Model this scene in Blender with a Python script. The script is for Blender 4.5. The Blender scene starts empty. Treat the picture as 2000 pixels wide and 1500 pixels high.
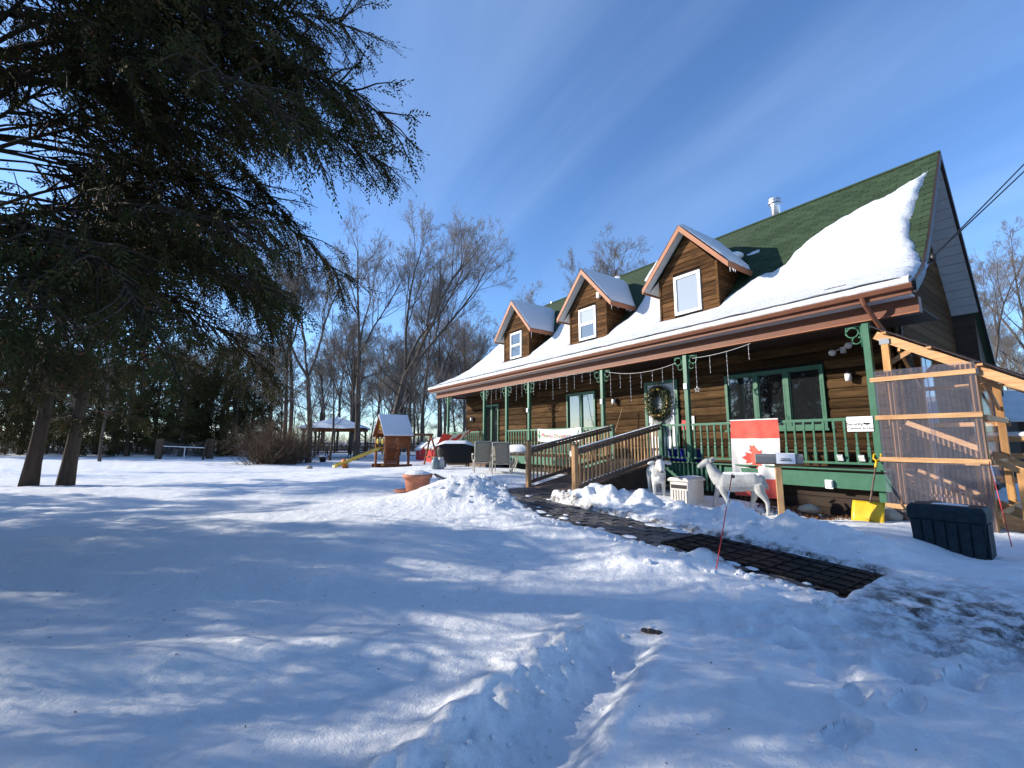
import bpy, math, random
import numpy as np
from mathutils import Vector, Matrix
R = math.radians
SC = bpy.context.scene
COL = SC.collection
random.seed(7)
RNG = np.random.default_rng(7)

# ------------------------------------------------------------------ camera, sky, sun, exposure
CAM_Z = 1.55
cam = bpy.data.cameras.new('camera'); camo = bpy.data.objects.new('camera', cam); COL.objects.link(camo)
camo.location = (0, 0, CAM_Z); camo.rotation_euler = (R(90 + 7.506), 0, 0)
cam.sensor_width = 36; cam.lens = 36 * 850 / 2000; cam.clip_start = .05; cam.clip_end = 3000
SC.camera = camo
SUN_AZ, SUN_EL = 81.5, 20.0            # degrees left of the view direction, degrees above the horizon
sv = Vector((-math.sin(R(SUN_AZ)) * math.cos(R(SUN_EL)), math.cos(R(SUN_AZ)) * math.cos(R(SUN_EL)), math.sin(R(SUN_EL))))
sl = bpy.data.lights.new('sun', 'SUN'); sl.energy = 4.95; sl.angle = R(.5); sl.color = (1, .92, .80)
so = bpy.data.objects.new('sun', sl); COL.objects.link(so); so.rotation_euler = sv.to_track_quat('Z', 'Y').to_euler(); so.location = (-30, 0, 30)
SC.view_settings.view_transform = 'Standard'; SC.view_settings.look = 'None'; SC.view_settings.exposure = 0.66; SC.view_settings.gamma = 1
SC.cycles.max_bounces = 5; SC.cycles.diffuse_bounces = 3; SC.cycles.glossy_bounces = 3; SC.cycles.transparent_max_bounces = 12; SC.cycles.use_adaptive_sampling = True; SC.cycles.adaptive_threshold = .02; SC.cycles.use_denoising = True
W = bpy.data.worlds.new('World'); SC.world = W; W.use_nodes = True
wt = W.node_tree; wt.nodes.clear()
def wn(t, **k):
    n = wt.nodes.new(t)
    for a, b in k.items(): setattr(n, a, b)
    return n
wo = wn('ShaderNodeOutputWorld'); bg = wn('ShaderNodeBackground'); sky = wn('ShaderNodeTexSky')
sky.sky_type = 'NISHITA'; sky.sun_disc = False; sky.sun_elevation = R(SUN_EL); sky.sun_rotation = math.atan2(sv.x, sv.y)
sky.air_density = 1.0; sky.dust_density = .25; sky.ozone_density = 3.0; sky.altitude = 100
bg.inputs['Strength'].default_value = .121
# thin cirrus: noise on the sky direction projected to a high flat layer
tc = wn('ShaderNodeTexCoord'); sep = wn('ShaderNodeSeparateXYZ'); wt.links.new(tc.outputs['Generated'], sep.inputs[0])
zm = wn('ShaderNodeMath', operation='MAXIMUM'); wt.links.new(sep.outputs['Z'], zm.inputs[0]); zm.inputs[1].default_value = .03
za = wn('ShaderNodeMath', operation='ADD'); wt.links.new(zm.outputs[0], za.inputs[0]); za.inputs[1].default_value = .12
dx = wn('ShaderNodeMath', operation='DIVIDE'); dy = wn('ShaderNodeMath', operation='DIVIDE')
wt.links.new(sep.outputs['X'], dx.inputs[0]); wt.links.new(za.outputs[0], dx.inputs[1])
wt.links.new(sep.outputs['Y'], dy.inputs[0]); wt.links.new(za.outputs[0], dy.inputs[1])
cb = wn('ShaderNodeCombineXYZ'); wt.links.new(dx.outputs[0], cb.inputs[0]); wt.links.new(dy.outputs[0], cb.inputs[1])
mp = wn('ShaderNodeMapping'); wt.links.new(cb.outputs[0], mp.inputs[0])
mp.vector_type = 'TEXTURE'; mp.inputs['Rotation'].default_value = (0, 0, R(118)); mp.inputs['Scale'].default_value = (3.4, .62, 1)
nz = wn('ShaderNodeTexNoise'); wt.links.new(mp.outputs[0], nz.inputs['Vector']); nz.inputs['Scale'].default_value = 1.1; nz.inputs['Detail'].default_value = 7; nz.inputs['Roughness'].default_value = .52; nz.inputs['Distortion'].default_value = .35
rp = wn('ShaderNodeMapRange'); wt.links.new(nz.outputs['Fac'], rp.inputs[0]); rp.inputs[1].default_value = .40; rp.inputs[2].default_value = .74; rp.inputs[3].default_value = 0; rp.inputs[4].default_value = .14; rp.interpolation_type = 'SMOOTHSTEP'
mx = wn('ShaderNodeMix', data_type='RGBA'); wt.links.new(rp.outputs[0], mx.inputs['Factor']); wt.links.new(sky.outputs[0], mx.inputs['A']); mx.inputs['B'].default_value = (5.2, 5.6, 6.1, 1)
tn = wn('ShaderNodeMix', data_type='RGBA', blend_type='MULTIPLY'); tn.inputs['Factor'].default_value = 1; tn.inputs['B'].default_value = (.95, 1.16, 1.43, 1); wt.links.new(mx.outputs['Result'], tn.inputs['A'])
wt.links.new(tn.outputs['Result'], bg.inputs['Color']); wt.links.new(bg.outputs[0], wo.inputs[0])

# ------------------------------------------------------------------ frames
AX = Vector((.58099, -.81391, 0)); NX = Vector((.81391, .58099, 0)); HROT = math.atan2(AX.y, AX.x)
def H(a, b, z=0.0): return AX * a + NX * b + Vector((0, 0, z))
_c, _s = math.cos(R(7.506)), math.sin(R(7.506))
def at(px, py, Y):
    """point on the sight line of photo pixel (px, py) at forward distance Y"""
    x, u = (px - 1000) / 850, -(py - 750) / 850
    fx, fy, fz = x, _c - u * _s, _s + u * _c
    return Vector((fx * Y / fy, Y, fz * Y / fy + CAM_Z))

# ------------------------------------------------------------------ mesh helpers
class MB:
    def __init__(s): s.v = []; s.f = []; s.m = []; s.cm = 0
    def add(s, vs, fs):
        o = len(s.v); s.v += [tuple(p) for p in vs]; s.f += [tuple(i + o for i in f) for f in fs]; s.m += [s.cm] * len(fs); return s
    def box(s, x0, x1, y0, y1, z0, z1):
        return s.add([(x, y, z) for z in (z0, z1) for y in (y0, y1) for x in (x0, x1)],
                     [(0, 2, 3, 1), (4, 5, 7, 6), (0, 1, 5, 4), (2, 6, 7, 3), (0, 4, 6, 2), (1, 3, 7, 5)])
    def beam(s, p, q, w, h, up=(0, 0, 1)):
        p, q, up = Vector(p), Vector(q), Vector(up); d = (q - p).normalized(); x = d.cross(up)
        if x.length < 1e-4: x = d.cross(Vector((1, 0, 0)))
        x.normalize(); y = x.cross(d).normalized(); x *= w / 2; y *= h / 2
        return s.add([p - x - y, p + x - y, p + x + y, p - x + y, q - x - y, q + x - y, q + x + y, q - x + y],
                     [(0, 1, 2, 3), (4, 7, 6, 5), (0, 4, 5, 1), (1, 5, 6, 2), (2, 6, 7, 3), (3, 7, 4, 0)])
    def tube(s, pts, r, n=6, cap=True):
        pts = [Vector(p) for p in pts]; k = len(pts); r = [r] * k if not hasattr(r, '__len__') else r
        vs, fs = [], []; ref = None
        for i, p in enumerate(pts):
            d = (pts[min(i + 1, k - 1)] - pts[max(i - 1, 0)])
            d = d.normalized() if d.length > 1e-9 else Vector((0, 0, 1))
            if ref is None: ref = Vector((0, 0, 1)) if abs(d.z) < .9 else Vector((1, 0, 0))
            x = d.cross(ref)
            if x.length < 1e-5: x = d.cross(Vector((0, 1, 0)))
            x.normalize(); y = d.cross(x); ref = -y if False else ref
            for j in range(n):
                t = 2 * math.pi * j / n; vs.append(p + (x * math.cos(t) + y * math.sin(t)) * r[i])
        for i in range(k - 1):
            for j in range(n):
                fs.append((i * n + j, i * n + (j + 1) % n, (i + 1) * n + (j + 1) % n, (i + 1) * n + j))
        if cap: fs.append(tuple(range(n))[::-1]); fs.append(tuple((k - 1) * n + j for j in range(n)))
        return s.add(vs, fs)
    def prism(s, poly, d):
        n = len(poly); d = Vector(d); P = [Vector(p) for p in poly]
        return s.add(P + [p + d for p in P], [tuple(range(n))[::-1], tuple(range(n, 2 * n))] + [(i, (i + 1) % n, n + (i + 1) % n, n + i) for i in range(n)])
    def lathe(s, prof, n=20, c=(0, 0, 0), cap=True):
        vs, fs = [], []; k = len(prof)
        for r, z in prof:
            for j in range(n):
                t = 2 * math.pi * j / n; vs.append((c[0] + r * math.cos(t), c[1] + r * math.sin(t), c[2] + z))
        for i in range(k - 1):
            for j in range(n): fs.append((i * n + j, i * n + (j + 1) % n, (i + 1) * n + (j + 1) % n, (i + 1) * n + j))
        if cap: fs.append(tuple(range(n))[::-1]); fs.append(tuple((k - 1) * n + j for j in range(n)))
        return s.add(vs, fs)
    def ell(s, c, rx, ry, rz, n=14, m=8, rot=None):
        vs, fs = [], []; c = Vector(c)
        for i in range(1, m):
            ph = math.pi * i / m
            for j in range(n):
                t = 2 * math.pi * j / n; v = Vector((rx * math.sin(ph) * math.cos(t), ry * math.sin(ph) * math.sin(t), rz * math.cos(ph)))
                if rot: v = rot @ v
                vs.append(c + v)
        top = Vector((0, 0, rz)); top = rot @ top if rot else top
        vs += [c + top, c - top]; a, b = len(vs) - 2, len(vs) - 1
        for i in range(m - 2):
            for j in range(n): fs.append((i * n + j, (i + 1) * n + j, (i + 1) * n + (j + 1) % n, i * n + (j + 1) % n))
        for j in range(n): fs.append((a, j, (j + 1) % n)); fs.append((b, (m - 2) * n + (j + 1) % n, (m - 2) * n + j))
        return s.add(vs, fs)
    def grid(s, P):
        n, m = len(P), len(P[0]); return s.add([p for row in P for p in row], [(i * m + j, i * m + j + 1, (i + 1) * m + j + 1, (i + 1) * m + j) for i in range(n - 1) for j in range(m - 1)])
    def mesh(s, name, mats, smooth=False):
        me = bpy.data.meshes.new(name); me.from_pydata(s.v, [], s.f)
        mats = mats if isinstance(mats, (list, tuple)) else [mats]
        for m in mats: me.materials.append(m)
        if len(mats) > 1: me.polygons.foreach_set('material_index', s.m)
        if smooth: me.polygons.foreach_set('use_smooth', [True] * len(me.polygons))
        return me
    def build(s, name, mats, parent=None, smooth=False, loc=(0, 0, 0), rz=0, bevel=0, shade=None):
        return place(s.mesh(name, mats, smooth), name, parent, loc, rz, bevel)
def place(me, name, parent=None, loc=(0, 0, 0), rz=0, bevel=0):
    o = bpy.data.objects.new(name, me); COL.objects.link(o); o.location = loc
    o.rotation_euler = rz if hasattr(rz, '__len__') else (0, 0, rz)
    if parent: o.parent = parent
    if bevel:
        b = o.modifiers.new('bevel', 'BEVEL'); b.width = bevel; b.segments = 2; b.limit_method = 'ANGLE'
    return o
def np_mesh(name, V, F, mats, smooth=False, mi=None):
    """V (n,3), F (m,4) or (m,3) arrays"""
    V = np.ascontiguousarray(V, dtype=np.float32); F = np.ascontiguousarray(F, dtype=np.int32)
    me = bpy.data.meshes.new(name); k = F.shape[1]
    me.vertices.add(len(V)); me.vertices.foreach_set('co', V.ravel())
    me.loops.add(F.size); me.loops.foreach_set('vertex_index', F.ravel())
    me.polygons.add(len(F)); me.polygons.foreach_set('loop_start', np.arange(0, F.size, k, dtype=np.int32))
    try: me.polygons.foreach_set('loop_total', np.full(len(F), k, dtype=np.int32))
    except Exception: pass
    for m in (mats if isinstance(mats, (list, tuple)) else [mats]): me.materials.append(m)
    if mi is not None: me.polygons.foreach_set('material_index', np.asarray(mi, dtype=np.int32))
    if smooth: me.polygons.foreach_set('use_smooth', np.ones(len(F), dtype=bool))
    me.update(calc_edges=True); me.validate(); return me
def tag(o, label=None, cat=None, group=None, kind=None):
    if label: o['label'] = label
    if cat: o['category'] = cat
    if group: o['group'] = group
    if kind: o['kind'] = kind
    return o
def thing(name, label, cat, loc=(0, 0, 0), rz=0, group=None):
    o = bpy.data.objects.new(name, None); COL.objects.link(o); o.location = loc; o.rotation_euler = (0, 0, rz); o.empty_display_size = .2
    return tag(o, label, cat, group)
def dup(o, parent=None, loc=None, rot=None, scale=None):
    c = o.copy(); COL.objects.link(c)
    if parent: c.parent = parent
    if loc is not None: c.location = loc
    if rot is not None: c.rotation_euler = rot
    if scale is not None: c.scale = scale
    for ch in o.children: dup(ch, c)
    return c
def textmesh(name, txt, size, mat, parent, loc, rot, extrude=.002, align='CENTER'):
    cu = bpy.data.curves.new(name, 'FONT'); cu.body = txt; cu.size = size; cu.extrude = extrude; cu.align_x = align; cu.align_y = 'CENTER'; cu.resolution_u = 2
    t = bpy.data.objects.new(name, cu); COL.objects.link(t); dg = bpy.context.evaluated_depsgraph_get()
    me = bpy.data.meshes.new_from_object(t.evaluated_get(dg)); bpy.data.objects.remove(t); me.materials.clear(); me.materials.append(mat)
    o = bpy.data.objects.new(name, me); COL.objects.link(o); o.parent = parent; o.location = loc; o.rotation_euler = rot; return o

# ------------------------------------------------------------------ noise (numpy)
_perm = RNG.permutation(4096)
def _h(ix, iy): return _perm[(_perm[ix & 4095] + iy) & 4095]
def pnoise(x, y):
    x = np.asarray(x, float); y = np.asarray(y, float); ix = np.floor(x).astype(int); iy = np.floor(y).astype(int); fx, fy = x - ix, y - iy
    u, v = fx * fx * fx * (fx * (fx * 6 - 15) + 10), fy * fy * fy * (fy * (fy * 6 - 15) + 10)
    def g(dx_, dy_):
        t = _h(ix + dx_, iy + dy_) * (2 * math.pi / 4096) * 37; return np.cos(t) * (fx - dx_) + np.sin(t) * (fy - dy_)
    return (g(0, 0) * (1 - u) + g(1, 0) * u) * (1 - v) + (g(0, 1) * (1 - u) + g(1, 1) * u) * v
def fbm(x, y, o=4, lac=2.03, gain=.5):
    t = 0; a = 1
    for i in range(o): t = t + a * pnoise(x + 17.3 * i, y - 9.1 * i); x = x * lac; y = y * lac; a *= gain
    return t
def sstep(a, b, x): t = np.clip((x - a) / (b - a), 0, 1); return t * t * (3 - 2 * t)

# ------------------------------------------------------------------ materials
def mat(name, col, rough=.7, spec=.3, metal=0, vary=0, noise=None, bump=None, grain=None, ior=None, alpha=None, objvar=0, trans=0, coat=0, emit=None):
    """noise: (scale, col2, lo, hi) mottling; grain: (axis scale xyz, col2, amount) stretched streaks; bump: (scale, dist); objvar: random value per object"""
    m = bpy.data.materials.new(name); m.use_nodes = True; t = m.node_tree; b = t.nodes['Principled BSDF']; L = t.links.new
    b.inputs['Roughness'].default_value = rough; b.inputs['Specular IOR Level'].default_value = spec; b.inputs['Metallic'].default_value = metal
    b.inputs['Base Color'].default_value = (*col, 1)
    if ior: b.inputs['IOR'].default_value = ior
    if trans: b.inputs['Transmission Weight'].default_value = trans
    if coat: b.inputs['Coat Weight'].default_value = coat
    N = lambda ty: t.nodes.new(ty)
    co = N('ShaderNodeTexCoord'); src = None
    def mix(fac, A, B, mode='MIX'):
        x = N('ShaderNodeMix'); x.data_type = 'RGBA'; x.blend_type = mode
        if hasattr(fac, 'default_value') and not isinstance(fac, (int, float)): L(fac, x.inputs['Factor'])
        else: x.inputs['Factor'].default_value = fac
        for k, q in (('A', A), ('B', B)):
            if isinstance(q, tuple): x.inputs[k].default_value = (*q, 1)
            else: L(q, x.inputs[k])
        return x.outputs['Result']
    cur = tuple(col)
    if noise:
        n = N('ShaderNodeTexNoise'); L(co.outputs['Object'], n.inputs['Vector']); n.inputs['Scale'].default_value = noise[0]; n.inputs['Detail'].default_value = 6; n.inputs['Roughness'].default_value = .6
        r = N('ShaderNodeMapRange'); L(n.outputs['Fac'], r.inputs[0]); r.inputs[1].default_value = noise[2]; r.inputs[2].default_value = noise[3]
        cur = mix(r.outputs[0], cur, noise[1])
    if grain:
        mpn = N('ShaderNodeMapping'); L(co.outputs['Object'], mpn.inputs[0]); mpn.inputs['Scale'].default_value = grain[0]
        oi = N('ShaderNodeObjectInfo'); L(oi.outputs['Random'], mpn.inputs['Location'])
        n = N('ShaderNodeTexNoise'); L(mpn.outputs[0], n.inputs['Vector']); n.inputs['Scale'].default_value = 1; n.inputs['Detail'].default_value = 5; n.inputs['Roughness'].default_value = .65; n.inputs['Distortion'].default_value = .6
        r = N('ShaderNodeMapRange'); L(n.outputs['Fac'], r.inputs[0]); r.inputs[1].default_value = .35; r.inputs[2].default_value = .68; r.inputs[4].default_value = grain[2]
        cur = mix(r.outputs[0], cur, grain[1]); gfac = n.outputs['Fac']
    if objvar:
        oi = N('ShaderNodeObjectInfo'); r = N('ShaderNodeMapRange'); L(oi.outputs['Random'], r.inputs[0]); r.inputs[3].default_value = 1 - objvar; r.inputs[4].default_value = 1 + objvar
        hs = N('ShaderNodeHueSaturation'); L(r.outputs[0], hs.inputs['Value'])
        if isinstance(cur, tuple): hs.inputs['Color'].default_value = (*cur, 1)
        else: L(cur, hs.inputs['Color'])
        cur = hs.outputs[0]
    if not isinstance(cur, tuple): L(cur, b.inputs['Base Color'])
    if bump:
        n = N('ShaderNodeTexNoise'); L(co.outputs['Object'], n.inputs['Vector']); n.inputs['Scale'].default_value = bump[0]; n.inputs['Detail'].default_value = 5
        bp = N('ShaderNodeBump'); bp.inputs['Distance'].default_value = bump[1]; bp.inputs['Strength'].default_value = 1; L(n.outputs['Fac'], bp.inputs['Height']); L(bp.outputs[0], b.inputs['Normal'])
    elif grain:
        bp = N('ShaderNodeBump'); bp.inputs['Distance'].default_value = .004; bp.inputs['Strength'].default_value = .7; L(gfac, bp.inputs['Height']); L(bp.outputs[0], b.inputs['Normal'])
    return m
M = {}
M['siding'] = mat('siding', (.092, .054, .025), .85, .06, grain=((1.3, 14, 14), (.026, .015, .008), .92), objvar=.5)
M['dormer_board'] = mat('dormer_board', (.12, .06, .024), .85, .08, grain=((2, 16, 16), (.03, .014, .007), .95), objvar=.45)
M['dark_trim'] = mat('dark_trim', (.03, .02, .017), .5, .3)
M['gable_soffit'] = mat('gable_soffit', (.40, .41, .42), .7, .12, noise=(3, (.36, .37, .38), .4, .7))
M['gap'] = mat('gap', (.02, .012, .008), .9)
M['dark_plank'] = mat('dark_plank', (.05, .032, .022), .75, grain=((1.5, 12, 12), (.025, .016, .011), .8), objvar=.3)
M['green'] = mat('green_paint', (.034, .125, .072), .45, .4, noise=(6, (.05, .16, .10), .4, .8), bump=(40, .001))
M['brown'] = mat('brown_trim', (.15, .058, .032), .55, .25, noise=(3, (.18, .075, .045), .4, .8))
M['fascia'] = mat('copper_fascia', (.34, .135, .065), .55, .25, noise=(4, (.27, .10, .05), .45, .8))
M['soffit'] = mat('soffit', (.52, .53, .53), .55, .3, noise=(3, (.45, .46, .46), .4, .7))
M['white'] = mat('white_vinyl', (.78, .78, .77), .4, .4, noise=(5, (.7, .7, .69), .5, .8))
M['shingle'] = mat('green_shingle', (.042, .066, .036), .92, .15, noise=(60, (.02, .038, .018), .4, .65), objvar=.22, bump=(150, .004))
M['shingle_mass'] = mat('green_shingles', (.04, .060, .035), .92, .15, noise=(1.6, (.034, .052, .031), .4, .7), bump=(120, .004))
M['glass'] = mat('window_glass', (.012, .014, .016), .015, .5, ior=2.6)
M['pale_pane'] = mat('pale_glass', (.30, .31, .31), .02, .5, ior=2.3)  # pale base colour paints in the bright sky mirrored by dormer glass
M['lumber'] = mat('new_lumber', (.58, .32, .12), .6, .25, grain=((10, 10, 1.2), (.33, .15, .05), .8), objvar=.12)
M['lumber_h'] = mat('new_lumber_girt', (.6, .37, .18), .6, .25, grain=((1.6, 16, 16), (.36, .17, .075), .85), objvar=.12)
M['ramp_wood'] = mat('ramp_wood', (.5, .3, .145), .7, .2, grain=((9, 9, 1.5), (.17, .1, .055), .85), objvar=.25)
M['ramp_rail'] = mat('weathered_rail', (.19, .13, .095), .75, .2, grain=((3, 10, 10), (.07, .05, .04), .85), objvar=.2)
M['old_wood'] = mat('old_wood', (.10, .07, .05), .8, .15, grain=((4, 4, 4), (.05, .035, .025), .8), objvar=.2)
M['play_wood'] = mat('play_wood', (.30, .105, .04), .65, .2, grain=((4, 8, 4), (.19, .065, .025), .8), objvar=.2)
M['steel'] = mat('steel', (.6, .61, .63), .3, .5, metal=.9)
M['black'] = mat('black_metal', (.014, .014, .015), .45, .4)
M['cover'] = mat('grill_cover', (.008, .008, .009), .6, .3, bump=(9, .02))
M['grey'] = mat('grey_plastic', (.17, .175, .185), .5, .35)
M['pale'] = mat('pale_plaster', (.68, .67, .63), .7, .25, noise=(7, (.52, .51, .47), .4, .75), bump=(30, .004))
M['statue'] = mat('statue_grey', (.43, .435, .43), .75, .2, noise=(9, (.31, .315, .30), .42, .72), bump=(26, .006))
M['beige'] = mat('beige_plastic', (.62, .58, .53), .5, .35, noise=(5, (.55, .5, .45), .4, .8))
M['navy'] = mat('navy_resin', (.011, .022, .030), .6, .2, noise=(12, (.024, .044, .054), .45, .75), bump=(60, .0015))
M['yellow'] = mat('yellow_plastic', (.66, .42, .015), .4, .4, noise=(8, (.48, .29, .012), .42, .75))
M['slide'] = mat('slide_plastic', (.72, .5, .07), .4, .4, noise=(6, (.6, .4, .05), .4, .7))
M['red'] = mat('red_cloth', (.68, .075, .055), .75, .15, noise=(14, (.58, .055, .045), .4, .7))
M['flag_red'] = mat('flag_red', (.72, .12, .09), .8, .1, noise=(5, (.64, .09, .07), .4, .7))
M['flag_white'] = mat('flag_white', (.76, .75, .71), .8, .1, noise=(5, (.66, .65, .62), .4, .75))
M['toy_red'] = mat('toy_red', (.5, .02, .02), .45, .4)
M['toy_green'] = mat('toy_green', (.015, .10, .05), .5, .4)
M['blue'] = mat('blue_plastic', (.01, .018, .34), .4, .4)
M['terracotta'] = mat('terracotta', (.48, .19, .115), .65, .2, noise=(8, (.4, .16, .1), .4, .7))
M['sling'] = mat('sling_fabric', (.3, .275, .22), .8, .1, noise=(30, (.25, .23, .185), .4, .6))
M['frame'] = mat('chair_frame', (.5, .47, .4), .45, .4)
M['paper'] = mat('paper', (.8, .82, .86), .6, .2)
M['ink'] = mat('ink', (.02, .02, .025), .6, .2)
M['print_red'] = mat('print_red', (.5, .03, .05), .6); M['print_green'] = mat('print_green', (.04, .25, .07), .6)
M['paver'] = mat('paver', (.105, .1, .1), .5, .3, noise=(9, (.035, .035, .04), .42, .66), objvar=.35, bump=(45, .005))
M['joint'] = mat('paver_joint', (.022, .018, .017), .6, .4, bump=(30, .01))
M['rubber'] = mat('wet_rubber', (.005, .006, .008), .5, .12, noise=(5, (.05, .05, .055), .58, .74), bump=(26, .012))
M['leaf'] = mat('dead_leaf', (.25, .11, .045), .8, .15, noise=(12, (.14, .07, .035), .4, .65))
M['bark'] = mat('bark', (.115, .092, .075), .9, .1, grain=((9, 9, 1.2), (.05, .04, .034), .9))
M['bark_cedar'] = mat('cedar_bark', (.10, .075, .055), .9, .1, grain=((14, 14, 1.0), (.045, .033, .026), .9))
M['twig'] = mat('twig', (.17, .145, .125), .85, .1)
M['brush'] = mat('dry_brush', (.17, .115, .075), .85, .1, noise=(2, (.11, .075, .05), .4, .7))
M['cedar'] = mat('cedar_leaf', (.048, .050, .016), .8, .1, noise=(1.1, (.075, .056, .018), .45, .7))
M['rust_leaf'] = mat('rust_leaf', (.14, .06, .025), .8, .15)
M['stone'] = mat('stone', (.42, .37, .3), .85, .15, noise=(9, (.3, .27, .22), .4, .7), bump=(20, .02))
M['bulb'] = mat('bulb', (.8, .8, .82), .15, .5); M['wire'] = mat('wire', (.75, .75, .74), .5)
M['tank'] = mat('tank_paint', (.2, .25, .27), .4, .4)
M['wreath'] = mat('wreath_green', (.035, .05, .02), .7); M['gold'] = mat('gold', (.6, .36, .08), .35, .5, metal=.5)
M['marker'] = mat('red_rod', (.62, .05, .045), .4, .4); M['roof_metal'] = mat('roof_sheet', (.11, .1, .12), .45, .4)
M['orange'] = mat('orange', (.6, .2, .04), .5)
def snowmat(name, dirt=False, alb=(.82, .83, .84, 1)):
    m = bpy.data.materials.new(name); m.use_nodes = True; t = m.node_tree; b = t.nodes['Principled BSDF']; L = t.links.new
    b.inputs['Base Color'].default_value = alb; b.inputs['Roughness'].default_value = .62; b.inputs['Specular IOR Level'].default_value = .28
    co = t.nodes.new('ShaderNodeTexCoord'); n1 = t.nodes.new('ShaderNodeTexNoise'); n2 = t.nodes.new('ShaderNodeTexNoise')
    for n, s_, d in ((n1, 11, 10), (n2, 95, 4)): L(co.outputs['Object'], n.inputs['Vector']); n.inputs['Scale'].default_value = s_; n.inputs['Detail'].default_value = d; n.inputs['Roughness'].default_value = .62
    b1 = t.nodes.new('ShaderNodeBump'); b1.inputs['Distance'].default_value = .04; b1.inputs['Strength'].default_value = .75; L(n1.outputs['Fac'], b1.inputs['Height'])
    b2 = t.nodes.new('ShaderNodeBump'); b2.inputs['Distance'].default_value = .009; b2.inputs['Strength'].default_value = .8; L(n2.outputs['Fac'], b2.inputs['Height']); L(b1.outputs[0], b2.inputs['Normal']); L(b2.outputs[0], b.inputs['Normal'])
    if dirt:
        at_ = t.nodes.new('ShaderNodeAttribute'); at_.attribute_name = 'dirt'
        n3 = t.nodes.new('ShaderNodeTexNoise'); L(co.outputs['Object'], n3.inputs['Vector']); n3.inputs['Scale'].default_value = 5.5; n3.inputs['Detail'].default_value = 7; n3.inputs['Roughness'].default_value = .7
        mu = t.nodes.new('ShaderNodeMath'); mu.operation = 'MULTIPLY'; L(at_.outputs['Fac'], mu.inputs[0])
        r = t.nodes.new('ShaderNodeMapRange'); L(n3.outputs['Fac'], r.inputs[0]); r.inputs[1].default_value = .42; r.inputs[2].default_value = .6; L(r.outputs[0], mu.inputs[1])
        x = t.nodes.new('ShaderNodeMix'); x.data_type = 'RGBA'; L(mu.outputs[0], x.inputs['Factor']); x.inputs['A'].default_value = alb; x.inputs['B'].default_value = (.085, .07, .06, 1); L(x.outputs['Result'], b.inputs['Base Color'])
    return m
M['snow'] = snowmat('snow'); M['roof_snow'] = snowmat('roof_snow', False, (.60, .612, .63, 1)); M['snow_ground'] = snowmat('snow_on_ground', True)  # roof snow coloured darker to hold down the full sunlight on the slope
def clearmat():
    m = bpy.data.materials.new('clear_corrugated'); m.use_nodes = True; t = m.node_tree; t.nodes.clear(); L = t.links.new
    o = t.nodes.new('ShaderNodeOutputMaterial'); tr = t.nodes.new('ShaderNodeBsdfTransparent'); tr.inputs[0].default_value = (.80, .80, .90, 1)
    g = t.nodes.new('ShaderNodeBsdfGlossy'); g.inputs['Roughness'].default_value = .12; d = t.nodes.new('ShaderNodeBsdfDiffuse'); d.inputs[0].default_value = (.52, .52, .64, 1)
    fr = t.nodes.new('ShaderNodeFresnel'); fr.inputs[0].default_value = 1.5
    a = t.nodes.new('ShaderNodeMixShader'); a.inputs[0].default_value = .11; L(tr.outputs[0], a.inputs[1]); L(d.outputs[0], a.inputs[2])
    c = t.nodes.new('ShaderNodeMixShader'); L(fr.outputs[0], c.inputs[0]); L(a.outputs[0], c.inputs[1]); L(g.outputs[0], c.inputs[2]); L(c.outputs[0], o.inputs[0]); return m
M['clear'] = clearmat()

# ------------------------------------------------------------------ the ground: one snow sheet to the horizon
CT = np.array([(0, 0, 0), (0, 2.3, 0), (.3, 3.4, .02), (4, 4, 0), (2, 5, .04), (-4, 4, 0), (-9, 6, .03), (-6, 9, .1), (-15, 14, .15), (-9, 13, .2), (-2.3, 10.6, .34), (-.5, 9.6, .3), (-.7, 15.5, .5), (1.6, 13.4, .5), (1.5, 17, .55),
    (-2.4, 19, .46), (-2.5, 24, .3), (-7, 28, -.05), (-15, 38, .15), (-28, 45, .4), (-22, 32, .15), (-12, 22, .1), (4.4, 9.6, .16), (5.2, 9.3, .05), (3.4, 10.6, .36), (4, 10.2, .26), (5, 8.3, .09), (5.7, 8.4, .12), (1.5, 10.5, .3),
    (.6, 12, .35), (5.6, 6.2, .06), (7, 6, .03), (3, 7, .15), (2.2, 6.2, .13), (.8, 9.2, .28), (8, 4, 0), (8, 7.5, .05), (13, 8, .05), (20, 10, .1), (15, 30, .3), (40, 40, .4), (-60, 40, .5), (-60, 0, .2), (60, 0, .1), (0, -30, 0), (0, 80, .5), (5, 20, .5), (10, 14, .4)])
def path_z(a): return .045 + .255 * np.clip((-1.8 - a) / 6.7, 0, 1.1)
BUMPS = [(-.35, 9.6, 1.65, .7, .42), (-1.3, 9.2, 1.0, .5, .16), (.45, 9.0, .6, .4, .14), (1.75, 5.65, .5, .3, .05), (2.34, 5.5, .2, .15, .17), (.2, 6.6, 1.2, .35, .07), (-.2, 13.2, .9, .7, .16), (1.0, 12.8, .7, .6, .15), (-3.6, 3.2, 2.6, .22, .10), (-1.5, 3.45, 1.3, .2, .07)]
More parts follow.
